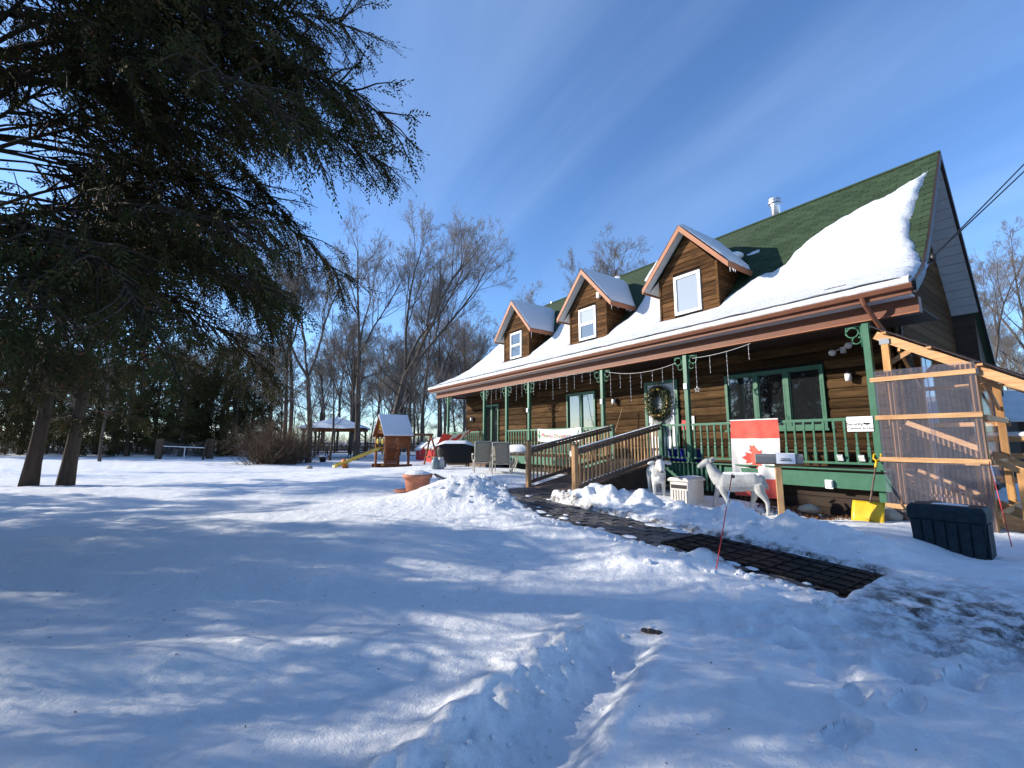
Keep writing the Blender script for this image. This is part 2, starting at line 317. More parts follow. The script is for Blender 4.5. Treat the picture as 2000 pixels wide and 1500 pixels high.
def ground0(X, Y):
    X = np.asarray(X, float); Y = np.asarray(Y, float); num = 0; den = 1e-9
    for cx, cy, cz in CT:
        d2 = (X - cx) ** 2 + (Y - cy) ** 2; s2 = (1.1 + .16 * math.hypot(cx, cy)) ** 2
        w = np.exp(-d2 / (2 * s2)) / s2 + 1e-5 / (d2 + 4); num = num + w * cz; den = den + w
    z = num / den; r = np.hypot(X, Y)
    far = np.clip(r / 12, .15, 1.5)
    z = z + .05 * far * fbm(X * .35, Y * .5, 3) + .022 * fbm(X * 1.6, Y * 2.2, 3) + .008 * fbm(X * 6, Y * 6, 2)
    a = X * AX.x + Y * AX.y; b = X * NX.x + Y * NX.y
    for cx, cy, sx, sy, h in BUMPS: z = z + h * np.exp(-((X - cx) / sx) ** 2 - ((Y - cy) / sy) ** 2)
    # churned snow on the mound, footprints and shovelled lumps
    ch = np.exp(-((X + .35) / 1.7) ** 2 - ((Y - 9.5) / .9) ** 2); z = z + ch * (.07 * fbm(X * 5, Y * 5, 4) + .03 * np.abs(pnoise(X * 11, Y * 11)))
    ed = .10 * fbm(a * 1.7, b * .3 + 5, 3) + .05 * pnoise(a * 6, b * .5)
    inp = (a > -9.9) & (a < -1.55)
    al = sstep(-10.0, -9.2, a) * (1 - sstep(-2.6, -1.2, a))
    bank = al * (np.exp(-((b - 7.15 - ed) / .42) ** 2) * .29 * sstep(-7.5, -6.9, a) + np.exp(-((b - 4.45 + ed) / .45) ** 2) * .07 * sstep(-9.5, -7.5, a))
    bank = bank * (1 + .8 * fbm(a * 2.3, b * 2.3, 3)); z = z + bank
    z = z + al * np.exp(-((b - 6.9) / .75) ** 2) * (.06 * fbm(X * 4.5, Y * 4.5, 4))
    # the ploughed edge in the foreground: a straight cut running to the camera
    p0, p1 = np.array((1.12, 3.75)), np.array((-.35, 1.55)); d = (p1 - p0); L_ = np.hypot(*d); d = d / L_; t = (X - p0[0]) * d[0] + (Y - p0[1]) * d[1]; s_ = (X - p0[0]) * d[1] - (Y - p0[1]) * d[0]
    s_ = s_ + .07 * fbm(t * 2.6, s_ * 1.5 + 2, 4)
    on = sstep(-.15, .35, t) * (1 - sstep(L_ + .5, L_ + 1.2, t))
    wall = sstep(-.16, .02, s_) * (1 - sstep(.12, .40, s_))          # the cut floor
    z = z - on * (.105 * wall) + on * .06 * np.exp(-((s_ - .52) / .15) ** 2) * (1 + fbm(X * 4, Y * 4, 3))
    z = z + on * np.exp(-((s_ - .38) / .16) ** 2) * .045 * np.maximum(fbm(X * 6, Y * 6, 3), -.15)
    z = z + on * .018 * np.exp(-((s_ + .2) / .05) ** 2)
    # trodden area, right foreground
    tr = np.exp(-((X - 3.0) / 1.5) ** 2 - ((Y - 3.7) / .8) ** 2); z = z + tr * (-.05 + .09 * fbm(X * 3.2, Y * 5.0, 4)) + .022 * sstep(.6, 2.2, X) * (1 - sstep(7, 9, Y)) * np.abs(fbm(X * 3.4 + 9, Y * 3.4, 4))
    tr2 = np.exp(-((X - 5.4) / 1.8) ** 2 - ((Y - 4.3) / 1.2) ** 2); z = z + tr2 * .05 * fbm(X * 2.2 + Y, Y * 7, 4)
    for fx, fy in ((2.1, 3.55), (2.35, 3.3), (2.65, 3.15), (2.2, 3.15), (2.9, 3.0), (3.1, 4.35), (2.55, 4.5)):
        z = z - .05 * np.exp(-(((X - fx) / .13) ** 2 + ((Y - fy) / .09) ** 2) ** 2)
    for i in range(13):                                              # boot prints
        fx, fy, an = 1.75 + .30 * i + .04 * math.sin(i * 2.1), 2.55 + .14 * i + (.13 if i % 2 else -.05) + .05 * math.sin(i * 1.7), .45 + .2 * math.sin(i)
        u = (X - fx) * math.cos(an) + (Y - fy) * math.sin(an); v = -(X - fx) * math.sin(an) + (Y - fy) * math.cos(an); q_ = (u / .15) ** 4 + (v / .055) ** 4; z = z - .045 * np.exp(-q_ * q_ * .7) + .012 * np.exp(-((q_ - 2.2) / 1.2) ** 2)
    for i in range(16):                                              # a line of small tracks
        fx, fy = -2.3 + .17 * i + .05 * (i % 2), 6.2 + .16 * i - .1 * (i % 2); z = z - .035 * np.exp(-((X - fx) / .09) ** 2 - ((Y - fy) / .07) ** 2)
    # cleared walkway
    pz = path_z(a); e0, e1 = 5.24 + ed * 1.3, 6.42 + ed * .7
    m_ = sstep(e0 - .10, e0 + .03, b) * (1 - sstep(e1 - .03, e1 + .10, b)) * sstep(-9.9, -9.5, a) * (1 - sstep(-1.85, -1.7, a))
    m2 = sstep(6.2, 6.4, b) * (1 - sstep(7.6, 7.75, b)) * sstep(-9.75, -9.6, a) * (1 - sstep(-7.62, -7.5, a))
    m_ = np.maximum(m_, m2); z = z * (1 - m_) + (pz - .09) * m_
    # bare strip along the house foot, ground falls under the deck
    hm = sstep(10.35, 10.8, b) * (1 - sstep(19, 20, b)) * sstep(-22, -21, a) * (1 - sstep(-3.2, -2.4, a)); z = z - hm * .12
    return z
FIX = []
def ground(X, Y):
    z = ground0(X, Y); a = X * AX.x + Y * AX.y; b = X * NX.x + Y * NX.y
    for cx, cy, r, s in FIX: z = z + r * np.exp(-((X - cx) ** 2 + (Y - cy) ** 2) / (s * s))
    return z
for px, py, Y_, s in ((1400, 992, 9.6, .55), (1490, 1007, 9.3, .55), (1283, 962, 10.5, .6), (1343, 978, 10.05, .45), (1528, 1019, 8.25, .6), (815, 962, 10.6, .9), (960, 921, 15.4, 1.5), (890, 912, 18.6, 1.8), (85, 948, 14.1, 2.5), (780, 913, 27.5, 4), (655, 894, 37, 6), (1397, 1117, 5.05, .5), (1772, 1050, 6.35, .4), (1908, 1095, 5.8, .4), (1840, 1075, 6.05, .35), (1600, 1016, 8.9, .5), (400, 958, 12, 2.5), (1950, 1080, 6.4, .6)):
    p_ = at(px, py, Y_); r_ = p_.z - float(ground0(np.array([p_.x]), np.array([p_.y]))[0]); r_ -= sum(r2 * math.exp(-((p_.x - x2) ** 2 + (p_.y - y2) ** 2) / (s2 * s2)) for x2, y2, r2, s2 in FIX)
    FIX.append((p_.x, p_.y, max(-.4, min(.4, r_)), s))
_gzc = {}
def gz(x, y):
    k = (round(x, 3), round(y, 3))
    if k not in _gzc: _gzc[k] = float(ground(np.array([x]), np.array([y]))[0])
    return _gzc[k]
def gz_many(pts):
    pts = [(round(x, 3), round(y, 3)) for x, y in pts]; zz = ground(np.array([p[0] for p in pts]), np.array([p[1] for p in pts]))
    for p, z in zip(pts, zz): _gzc[p] = float(z)
def dirt_mask(X, Y):
    a = X * AX.x + Y * AX.y; b = X * NX.x + Y * NX.y
    d = .95 * np.exp(-((a + 1.15) / .75) ** 2 - ((b - 5.55) / .75) ** 2) + .5 * np.exp(-((a + .2) / 1.2) ** 2 - ((b - 5.9) / 1.0) ** 2)
    d = d + .30 * np.exp(-((X + .35) / 1.3) ** 2 - ((Y - 9.45) / .5) ** 2) + .25 * np.exp(-((X - 3.1) / 1.0) ** 2 - ((Y - 3.55) / .35) ** 2)
    p0, p1 = np.array((1.12, 3.75)), np.array((-.35, 1.55)); dd = (p1 - p0) / np.hypot(*(p1 - p0)); s_ = (X - p0[0]) * dd[1] - (Y - p0[1]) * dd[0]; t = (X - p0[0]) * dd[0] + (Y - p0[1]) * dd[1]
    d = d + .22 * np.exp(-((s_ - .3) / .14) ** 2) * sstep(0, .4, t)
    d = d + 1.0 * sstep(10.2, 10.6, b) * (1 - sstep(12, 13, b)) * sstep(-5.2, -4.6, a) * (1 - sstep(-2.6, -2.2, a))
    e = sstep(5.0, 5.15, b) * (1 - sstep(6.5, 6.65, b)) * sstep(-9.9, -9.6, a) * (1 - sstep(-1.8, -1.6, a)); return np.clip(np.maximum(d, e), 0, 1)
th = np.concatenate([np.linspace(-57, 57, 520), np.linspace(60, 300, 80)[1:-1]]); th = np.radians(th)
rr = np.concatenate([[.35], np.geomspace(1.4, 32, 370), np.geomspace(32, 1600, 36)[1:]])
TH, RR = np.meshgrid(th, rr, indexing='xy'); GX, GY = RR * np.sin(TH), RR * np.cos(TH); GZ = ground(GX, GY)
nr, nt = GX.shape; idx = np.arange(nr * nt).reshape(nr, nt); nxt = np.roll(idx, -1, axis=1)
F = np.stack([idx[:-1], idx[1:], nxt[1:], nxt[:-1]], axis=-1).reshape(-1, 4)
V = np.stack([GX, GY, GZ], -1).reshape(-1, 3)
cen = len(V); V = np.vstack([V, [(0, 0, gz(0, 0))]])
me = np_mesh('snow_ground', V, F, M['snow_ground'], True)
at_ = me.attributes.new('dirt', 'FLOAT', 'POINT'); dv = dirt_mask(V[:, 0], V[:, 1]).astype(np.float32); at_.data.foreach_set('value', dv)
tag(place(me, 'snow_ground'), kind='structure')
# loose snow lumps, bits of bark and needles lying on the snow
def lump(mb, c, r, seed, sq=.7):
    rg = random.Random(seed); b0 = len(mb.v); mb.ell(c, r, r * rg.uniform(.7, 1.2), r * sq, 9, 6)
    v = np.array(mb.v[b0:]) - np.array(tuple(c)); k = 1 + .45 * pnoise(v[:, 0] / r * 1.3 + seed, v[:, 1] / r * 1.3 + v[:, 2] / r)
    mb.v[b0:] = [tuple(q) for q in (np.array(tuple(c)) + v * k[:, None])]
mb = MB(); rg = random.Random(3); items = []
for i in range(260):
    if i < 60: t = rg.random(); x, y = 1.12 - 1.47 * t + rg.gauss(-.24, .14), 3.75 - 2.2 * t + rg.gauss(.15, .1); r = rg.uniform(.006, .02)
    elif i < 200: a_ = rg.uniform(-9, -1.6); p = H(a_, rg.choice((rg.gauss(6.75, .22), rg.gauss(4.85, .2)))); x, y = p.x, p.y; r = rg.uniform(.012, .05)
    else: x, y = rg.gauss(-.4, 1.0), rg.gauss(9.3, .5); r = rg.uniform(.015, .06)
    items.append((x, y, r, i))
gz_many([(x, y) for x, y, _, _ in items])
for x, y, r, i in items: lump(mb, (x, y, gz(x, y) + r * .3), r, i)
tag(mb.build('snow_crumbs', M['snow'], smooth=False), 'small loose snow lumps scattered along the shovelled edges', 'snow', kind='stuff')
mb = MB(); items = [(rg.uniform(-6.5, 5) if rg.random() < .5 else rg.uniform(-6, 1), rg.uniform(1.8, 8)) for i in range(190)]; gz_many(items)
for x, y in items:
    z = gz(x, y) + .004; s_ = rg.uniform(.003, .010); t = rg.uniform(0, 6.3); mb.beam((x, y, z), (x + s_ * 1.6 * math.cos(t), y + s_ * 1.6 * math.sin(t), z + .003), s_ * .7, .004)
tag(mb.build('needle_litter', M['bark'], ), 'dark specks of bark and needles lying on the snow', 'litter', kind='stuff')
# the walkway: pavers laid in rows, a rubber mat at the near end
wk = thing('walkway', 'cleared dark paver walkway running through the snow to the ramp', 'walkway', H(-5.5, 5.8, 0), HROT); wk['kind'] = 'structure'
mb = MB(); P_ = [[(a + 5.5, b - 5.8, path_z(a) - .035) for a in np.linspace(-9.75, -1.75, 30)] for b in (5.1, 6.5)]; mb.grid(P_)
mb.grid([[(a + 5.5, b - 5.8, path_z(a) - .037) for a in np.linspace(-9.62, -7.6, 6)] for b in (6.45, 7.7)]); mb.build('bedding', M['joint'], wk)
rg = random.Random(11); pl = .335; pw = .208
protos = []
for k in range(4):
    mb = MB(); L_, W_ = pl - .022, pw - .022; h = .03
    mb.add([(-L_ / 2, -W_ / 2, -h), (L_ / 2, -W_ / 2, -h), (L_ / 2, W_ / 2, -h), (-L_ / 2, W_ / 2, -h)] + [(sx * (L_ / 2), sy * (W_ / 2), -.007) for sx, sy in ((-1, -1), (1, -1), (1, 1), (-1, 1))] + [(sx * (L_ / 2 - .01) + rg.uniform(-.004, .004), sy * (W_ / 2 - .01) + rg.uniform(-.003, .003), rg.uniform(-.001, .001)) for sx, sy in ((-1, -1), (1, -1), (1, 1), (-1, 1))],
           [(0, 1, 5, 4), (1, 2, 6, 5), (2, 3, 7, 6), (3, 0, 4, 7), (4, 5, 9, 8), (5, 6, 10, 9), (6, 7, 11, 10), (7, 4, 8, 11), (8, 9, 10, 11)]); protos.append(mb.mesh('paver', M['paver']))
tilt = -math.atan(.255 / 6.7)
for i in range(6):
    b = 5.26 + i * pw; off = pl / 2 * (i % 2)
    for j in range(24):
        a = -9.55 + off + j * pl
        if a > -1.9: continue
        o = place(protos[rg.randrange(4)], 'paver', wk, (a + 5.5, b - 5.8 + rg.uniform(-.004, .004), path_z(a) + rg.uniform(-.011, .009)), (rg.uniform(-.035, .035), -tilt + rg.uniform(-.03, .03), rg.uniform(-.03, .03)))
for i in range(5):
    for j in range(6):
        a = -9.4 + j * pl; b = 6.58 + i * pw; place(protos[rg.randrange(4)], 'paver', wk, (a + 5.5, b - 5.8, path_z(a) + rg.uniform(-.006, .006)), (0, 0, rg.uniform(-.02, .02)))
for i in range(34):
    a = rg.uniform(-9.3, -2.0); b = rg.choice((5.24 + abs(rg.gauss(0, .09)), 6.42 - abs(rg.gauss(0, .09)), rg.uniform(5.3, 6.4))); s_ = rg.uniform(.03, .11) * (.5 if 5.4 < b < 6.2 else 1); mb = MB()
    ring = [(s_ * 1.6 * (1 + .45 * float(pnoise(math.cos(t) * 1.3 + i * 7, math.sin(t) * 1.3))) * math.cos(t), s_ * (1 + .45 * float(pnoise(math.cos(t) * 1.3 + i * 7, math.sin(t) * 1.3))) * math.sin(t), 0) for t in np.linspace(0, 6.283, 15)[:-1]]
    mb.add(ring + [(x * .55, y * .55, .008 + s_ * .12) for x, y, z in ring] + [(0, 0, .01 + s_ * .15)], [(k, (k + 1) % 14, 14 + (k + 1) % 14, 14 + k) for k in range(14)] + [(14 + k, 14 + (k + 1) % 14, 28) for k in range(14)]); mb.build('snow_patch', M['snow'], wk, True, (a + 5.5, b - 5.8, path_z(a) + .002))
rm = thing('rubber_mat', 'wet black rubber mat lying on the near end of the walkway', 'mat', H(-2.7, 5.82, .118), HROT)
NN = 26; top = []
for i in range(NN):
    row = []
    for j in range(9):
        x = -1.25 + 2.25 * i / (NN - 1); y = -.44 + .98 * j / 8
        if i in (0, NN - 1): x += .16 * float(pnoise(j * .9, i))
        if j in (0, 8): y += .03 * float(pnoise(i * .7, j))
        row.append((x, y, -.038 * (x + .2) - .02 + .018 + .008 * float(pnoise(x * 3, y * 3))))
    top.append(row)
mb = MB(); mb.grid([r[::-1] for r in top]); edge = [r[0] for r in top] + top[-1][1:] + [r[-1] for r in top[-2::-1]] + top[0][-2:0:-1]
for i in range(len(edge)): p, q = edge[i], edge[(i + 1) % len(edge)]; mb.add([p, q, (q[0], q[1], q[2] - .045), (p[0], p[1], p[2] - .045)], [(0, 1, 2, 3), (3, 2, 1, 0)][:1])
mb.build('sheet', M['rubber'], rm)
for i in range(12):
    mb = MB(); x = -1.2 + i * .19; mb.beam((x, -.42, -.038 * (x + .2) + .003), (x + .02, .5, -.038 * (x + .2) + .003), .012, .01); mb.build('rib', M['rubber'], rm)
for j in range(4):
    mb = MB(); y = -.3 + j * .22; mb.beam((-1.2, y, .041), (.95, y + .01, -.041), .012, .01); mb.build('rib', M['rubber'], rm)

# ------------------------------------------------------------------ the house (local x along the front, y into the house)
HO = (-12.0, 12.33)
house = thing('log_house', 'brown log-sided house with green roof, three dormers and long porch', 'house', H(HO[0], HO[1], 0), HROT)
def hl(a, b, z): return (a - HO[0], b - HO[1], z)
class HB(MB):
    def mesh(s, name, mats, smooth=False):
        if not getattr(s, 'done', False): s.v = [(x - HO[0], y - HO[1], z) for x, y, z in s.v]; s.done = True
        return MB.mesh(s, name, mats, smooth)
WB, DECK, RB = 12.33, 1.0, 10.83                 # wall plane, deck height, railing plane
FP = [(10.42, 4.45), (11.1, 4.76), (11.8, 5.1), (12.4, 5.5), (13.0, 6.12), (15.6, 9.25)]
RP = [(15.6, 9.25), (20.3, 3.14)]
def rz_(b): return float(np.interp(b, [p[0] for p in FP + RP[1:]], [p[1] for p in FP + RP[1:]]))
def a_right(b): return float(np.interp(b, [10.42, 12.4, 16], [-1.95, -2.1, -2.1]))
def a_left(b): return float(np.interp(b, [10.42, 12.08, 12.95, 13.93, 15.6, 17.3, 20.3], [-22.6, -22.0, -21.2, -20.3, -18.8, -20.4, -22]))
GW = -2.74                                        # gable wall plane
def boards(parent, a0, a1, z0, z1, step, b, opens, m, th=.045, seed=1, jmin=2.2, jmax=4.2, lean=0):
    rg = random.Random(seed); n = int(round((z1 - z0) / step)); st = (z1 - z0) / n
    for i in range(n):
        zl, zh = z0 + i * st, z0 + (i + 1) * st; segs = [(a0, a1)]
        for (p, q, lo, hi) in opens:
            if hi <= zl + .02 or lo >= zh - .02: continue
            ns = []
            for (s_, e_) in segs:
                if q <= s_ or p >= e_: ns.append((s_, e_)); continue
                if p > s_: ns.append((s_, p))
                if q < e_: ns.append((q, e_))
            segs = ns
        for (s_, e_) in segs:
            cut = s_
            while cut < e_ - .01:
                nx = min(e_, cut + rg.uniform(jmin, jmax)); 
                if e_ - nx < .5: nx = e_
                mb = HB(); w = rg.uniform(-.006, .006); g = .008
                pr = [(b, zl + g), (b - th * .55, zl + g), (b - th - w, zl + st * .22), (b - th - w, zl + st * .75), (b - th * .6, zh - g), (b, zh - g)]
                mb.prism([(cut + .003, y, z) for y, z in pr], (nx - cut - .006, 0, 0)); mb.build('board', m, parent); cut = nx
# front wall
wins = [(-6.60, -4.10, 1.84, 3.44), (-9.40, -8.10, DECK, 3.54), (-13.30, -11.66, 1.3, 3.5), (-19.70, -18.32, 1.2, 3.46)]
wall = HB().box(-21.75, GW, WB, WB + .15, .1, 4.75).build('wall', M['gap'], house)
boards(wall, -21.75, GW - .03, .16, 4.48, .24, WB, wins, M['siding'], seed=4)
# gable end wall, seen edge on past the porch
gw = HB(); gw.prism([(GW - .14, b, z) for b, z in ((WB, .1), (18.4, .1), (18.4, 5.3), (15.6, 9.0), (12.6, 5.5), (WB, 5.3))], (.14, 0, 0)); gable = gw.build('gable_wall', M['gap'], house)
n = 36
for i in range(n):
    zl, zh = .12 + i * .24, .12 + (i + 1) * .24
    if zh > 8.9: break
    f0 = lambda z: WB if z < 5.25 else 15.6 - (9.0 - z) / 1.165
    f1 = lambda z: 18.38 if z < 5.3 else 15.6 + (9.0 - z) / 1.32
    mb = HB(); mb.prism([(GW, f0(zl), zl + .006), (GW, f1(zl), zl + .006), (GW, f1(zh), zh - .006), (GW, f0(zh), zh - .006)], (.04, 0, 0)); mb.build('board', M['siding'], gable)
w = HB(); w.box(GW + .04, GW + .09, 13.6, 14.9, 1.9, 3.9); sw = w.build('side_window', M['green'], house)
HB().box(GW + .091, GW + .095, 13.72, 14.2, 2.0, 3.8).build('pane', M['glass'], sw); HB().box(GW + .091, GW + .095, 14.3, 14.78, 2.0, 3.8).build('pane', M['glass'], sw)
w = HB(); w.box(GW + .04, GW + .085, 13.0, 13.7, 4.7, 5.9); sw = w.build('side_window', M['green'], house); HB().box(GW + .086, GW + .092, 13.1, 13.6, 4.8, 5.8).build('pane', M['pale_pane'], sw)
# other walls close the volume
HB().box(-21.75, -21.6, WB + .16, 18.4, .1, 5.3).build('wall', M['siding'], house); HB().box(-21.7, GW - .15, 18.25, 18.4, .1, 5.3).build('wall', M['siding'], house)
# roof deck
def roofsheet(t0, t1, prof, al, ar, steps=6):
    """slab following the profile between heights t0 and t1 above it"""
    mb = HB(); bs = []
    for (b0, _), (b1, _) in zip(prof, prof[1:]): bs += list(np.linspace(b0, b1, steps))[:-1]
    bs.append(prof[-1][0]); zf = lambda b: float(np.interp(b, [p[0] for p in prof], [p[1] for p in prof]))
    lo = [[(al(b), b, zf(b) + t0), (ar(b), b, zf(b) + t0)] for b in bs]; hi = [[(al(b), b, zf(b) + t1), (ar(b), b, zf(b) + t1)] for b in bs]
    mb.grid([r[::-1] for r in hi]); mb.grid(lo)
    for k in (0, 1): mb.grid([[lo[i][k], hi[i][k]] if k else [hi[i][k], lo[i][k]] for i in range(len(bs))])
    for e in (0, -1): mb.grid([lo[e], hi[e]] if e == 0 else [hi[e], lo[e]])
    return mb
roof = roofsheet(-.16, 0, FP, a_left, lambda b: a_right(b) - .02).build('roof', M['shingle_mass'], house)
roofsheet(-.16, 0, RP, a_left, lambda b: a_right(b) - .02).build('rear_slope', M['shingle_mass'], roof)
mb = HB(); lb = [10.42, 12.08, 12.95, 13.93, 15.6, 17.3, 20.3]
for p, q in zip(lb, lb[1:]): mb.add([(a_left(p), p, rz_(p) - .16), (a_left(q), q, rz_(q) - .16), (-21.75, q, 4.4), (-21.75, p, 4.4)], [(0, 1, 2, 3)])
mb.build('hip_face', M['shingle_mass'], roof)
# soffit under the gable overhang, rake boards
mb = HB(); mb.add([(GW + .02, 15.6, 9.06), (-2.14, 15.6, 9.06), (-2.14, 18.46, 5.34), (GW + .02, 18.46, 5.34)], [(0, 1, 2, 3)]); mb.add([(GW + .02, 15.6, 9.06), (-2.14, 15.6, 9.06), (-2.14, 13.0, 5.93), (GW + .02, 13.0, 5.93)], [(3, 2, 1, 0)]); mb.add([(GW + .02, 13, 5.93), (-2.14, 13, 5.93), (-2.1, 12.34, 5.28), (GW + .02, 12.34, 5.28)], [(3, 2, 1, 0)])
mb.build('gable_soffit', M['gable_soffit'], house); HB().prism([(GW - .1, 18.47, 5.3), (GW - .1, 20.2, 3.05), (GW - .1, 20.2, .1), (GW - .1, 18.47, .1)], (.6, 0, 0)).build('rear_wing', M['dark_plank'], house)
for k in range(1, 17):
    t = k / 17; mb = HB(); b = 15.6 + 2.86 * t; z = 9.06 - 3.72 * t - .004; mb.beam((GW + .03, b, z), (-2.15, b, z), .012, .008); mb.build('soffit_seam', M['grey'], house)
for prof, nm in ((FP, 'rake_board'), (RP, 'rake_board')):
    mb = HB(); pts = [(a_right(b) - .03, b, z) for b, z in prof]
    for p, q in zip(pts, pts[1:]): mb.prism([(p[0], p[1], p[2] + .015), (q[0], q[1], q[2] + .015), (q[0], q[1], q[2] - .2), (p[0], p[1], p[2] - .2)], (.055, 0, 0))
    mb.build(nm, M['dark_trim'], house)
HB().box(-18.8, -2.08, 15.53, 15.67, 9.225, 9.275).build('ridge_cap', M['shingle_mass'], roof)
# eave: gutter, soffit, beam, porch ceiling
mb = HB(); mb.prism([(-22.6, y, z) for y, z in ((10.30, 4.43), (10.30, 4.40), (10.33, 4.33), (10.41, 4.31), (10.41, 4.43), (10.385, 4.43), (10.385, 4.36), (10.33, 4.37), (10.325, 4.43))], (20.63, 0, 0)); mb.build('gutter', M['brown'], house)
HB().box(-22.55, -2.0, 10.412, 10.45, 4.24, 4.44).build('eave_board', M['brown'], house)
HB().box(-22.4, -2.02, 10.452, 10.72, 4.235, 4.255).build('eave_soffit', M['soffit'], house)
HB().box(-22.4, -1.98, 10.722, 10.93, 3.95, 4.25).build('porch_beam', M['brown'], house)
HB().box(-22.4, -1.985, 10.712, 10.7215, 3.942, 3.962).build('drip_edge', M['fascia'], house)
HB().box(-22.3, -2.0, 10.932, 12.32, 4.05, 4.08).build('porch_ceiling', M['dark_plank'], house)
mb = HB(); mb.beam((-22.2, 10.9, 4.1), (-22.2, 12.9, 4.1), .12, .25); mb.build('side_beam', M['brown'], house)
# downspout
mb = HB(); mb.tube([(-2.72, 10.36, 4.34), (-2.7, 10.4, 4.2), (-2.62, 10.62, 3.92), (-2.55, 10.78, 3.7), (-2.55, 10.9, 3.5)], .045, 8); mb.build('downspout', M['brown'], house)
# roof snow
def snow_top(a):
    if a > -6.2: return float(np.interp(a, [-6.2, -5.4, -5.11, -4.95, -4.6, -4.09, -3.42, -2.89, -2.3, -2.1], [13.2, 13.27, 13.41, 13.76, 14.1, 14.4, 14.61, 14.71, 15.01, 15.05]))
    return 14.2 + .5 * float(pnoise(a * .45, 3.3)) + .15 * float(pnoise(a * 2, 7))
SR = ([10, 12.01, 12.4, 12.63, 13.24, 13.61, 14.34, 15.01, 15.6], [-1.97, -2.1, -2.2, -2.26, -2.45, -2.48, -2.39, -2.28, -2.25])
DC = [-7.62, -12.03, -16.88]
as_ = np.concatenate([np.linspace(-22.7, -9, 150), np.linspace(-9, -1.95, 170)[1:]]); bs_ = np.concatenate([np.linspace(10.33, 12.4, 34), np.linspace(12.4, 15.62, 70)[1:]])
AA, BB = np.meshgrid(as_, bs_, indexing='ij'); ZZ = np.vectorize(rz_)(np.maximum(BB, 10.42))
st_ = np.array([snow_top(a) for a in as_])[:, None]; wob = .07 * fbm(AA * 4, BB * 4, 4)
dist = np.minimum(st_ + wob - BB, np.interp(BB, *SR) + wob * .7 - AA); dist = np.minimum(dist, AA - np.vectorize(a_left)(np.maximum(BB, 10.42)) + .05)
strip = np.minimum(np.minimum(AA + 14.2, -10.6 - AA) * .4, np.minimum(BB - (14.95 + .25 * np.sin(AA * 1.3)), 15.75 - BB)); dist = np.maximum(dist, strip + wob)
for c in DC:
    k = AA - (c + .97); wedge = np.maximum(np.maximum(np.abs(k - .32) - .34, (12.62 + .9 * np.abs(k)) - BB), BB - 14.2); dist = np.minimum(dist, wedge + wob * .5)
    ins = np.maximum(np.abs(AA - c) - .97, (WB - .02) - BB); dist = np.minimum(dist, np.maximum(ins, -.4))
T = .135 * (1 - np.exp(-np.maximum(dist, 0) / .07)) + np.where(dist > 0, .022 * fbm(AA * 1.6, BB * 3.2, 4), 0); T = np.where(dist > 0, T, np.maximum(dist * .9, -.05))
sl_ = 1.2 / math.hypot(1, 1.2); nb, nz_ = np.where(BB < 12.4, -.42, -.77), np.where(BB < 12.4, .91, .64)
V = np.stack([AA - HO[0], BB + nb * T - HO[1], ZZ + nz_ * T], -1); keep = dist > -.12
na, nbn = AA.shape; idx = np.arange(na * nbn).reshape(na, nbn); F = np.stack([idx[:-1, :-1], idx[1:, :-1], idx[1:, 1:], idx[:-1, 1:]], -1).reshape(-1, 4)
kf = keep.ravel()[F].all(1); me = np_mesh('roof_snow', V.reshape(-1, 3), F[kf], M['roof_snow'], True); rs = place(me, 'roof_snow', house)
mb = HB()   # rounded lip of snow over the gutter
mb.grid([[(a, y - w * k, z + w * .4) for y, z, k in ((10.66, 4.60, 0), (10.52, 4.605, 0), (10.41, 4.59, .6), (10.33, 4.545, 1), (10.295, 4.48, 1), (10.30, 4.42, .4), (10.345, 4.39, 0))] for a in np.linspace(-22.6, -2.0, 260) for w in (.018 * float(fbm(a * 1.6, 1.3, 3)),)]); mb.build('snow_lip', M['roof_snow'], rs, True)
# shingles: the exposed tabs nearest the camera are single pieces, the rest one mass
fdist = lambda a, b: dist[np.abs(as_ - a).argmin(), np.abs(bs_ - b).argmin()]
ang = math.atan(3.13 / 2.6); tabs = []; step = .135 * math.cos(ang)
i = 0; b = 12.55
while b < 15.5:
    a = -2.12 - (.16 if i % 2 else 0)
    while a > a_left(b) + .2:
        if fdist(a - .15, b + .05) < .05 and not any(abs(a - .15 - c) < .9 and b < 13.9 for c in DC): tabs.append((a, b))
        a -= .32
    b += step; i += 1
tabs.sort(key=lambda t: -(t[0] - .3 * abs(t[1] - 14)))
def tabmesh(mb, w, L_, th=.011): mb.add([(0, 0, 0), (-w, 0, 0), (-w, L_, -.004), (0, L_, -.004), (0, 0, th), (-w, 0, th), (-w, L_, .003), (0, L_, .003)], [(0, 1, 2, 3), (4, 7, 6, 5), (0, 4, 5, 1), (1, 5, 6, 2), (3, 7, 4, 0)]); return mb
tm = [tabmesh(MB(), w, .2).mesh('shingle', M['shingle']) for w in (.308, .3, .312)]; rg = random.Random(5)
for a, b in tabs[:300]: place(tm[rg.randrange(3)], 'shingle', roof, hl(a, b, rz_(b) + .004 + rg.uniform(0, .004)), (ang + .03, 0, rg.uniform(-.008, .008)))
mb = HB(); rot = Matrix.Rotation(ang + .03, 3, 'X')
for a, b in tabs[300:]:
    t = tabmesh(MB(), .308, .2); off = Vector((a, b, rz_(b) + .004 + rg.uniform(0, .006))); mb.add([rot @ Vector(v) + off for v in t.v], t.f)
o = mb.build('shingles', M['shingle_mass'], roof); o['kind'] = 'stuff'
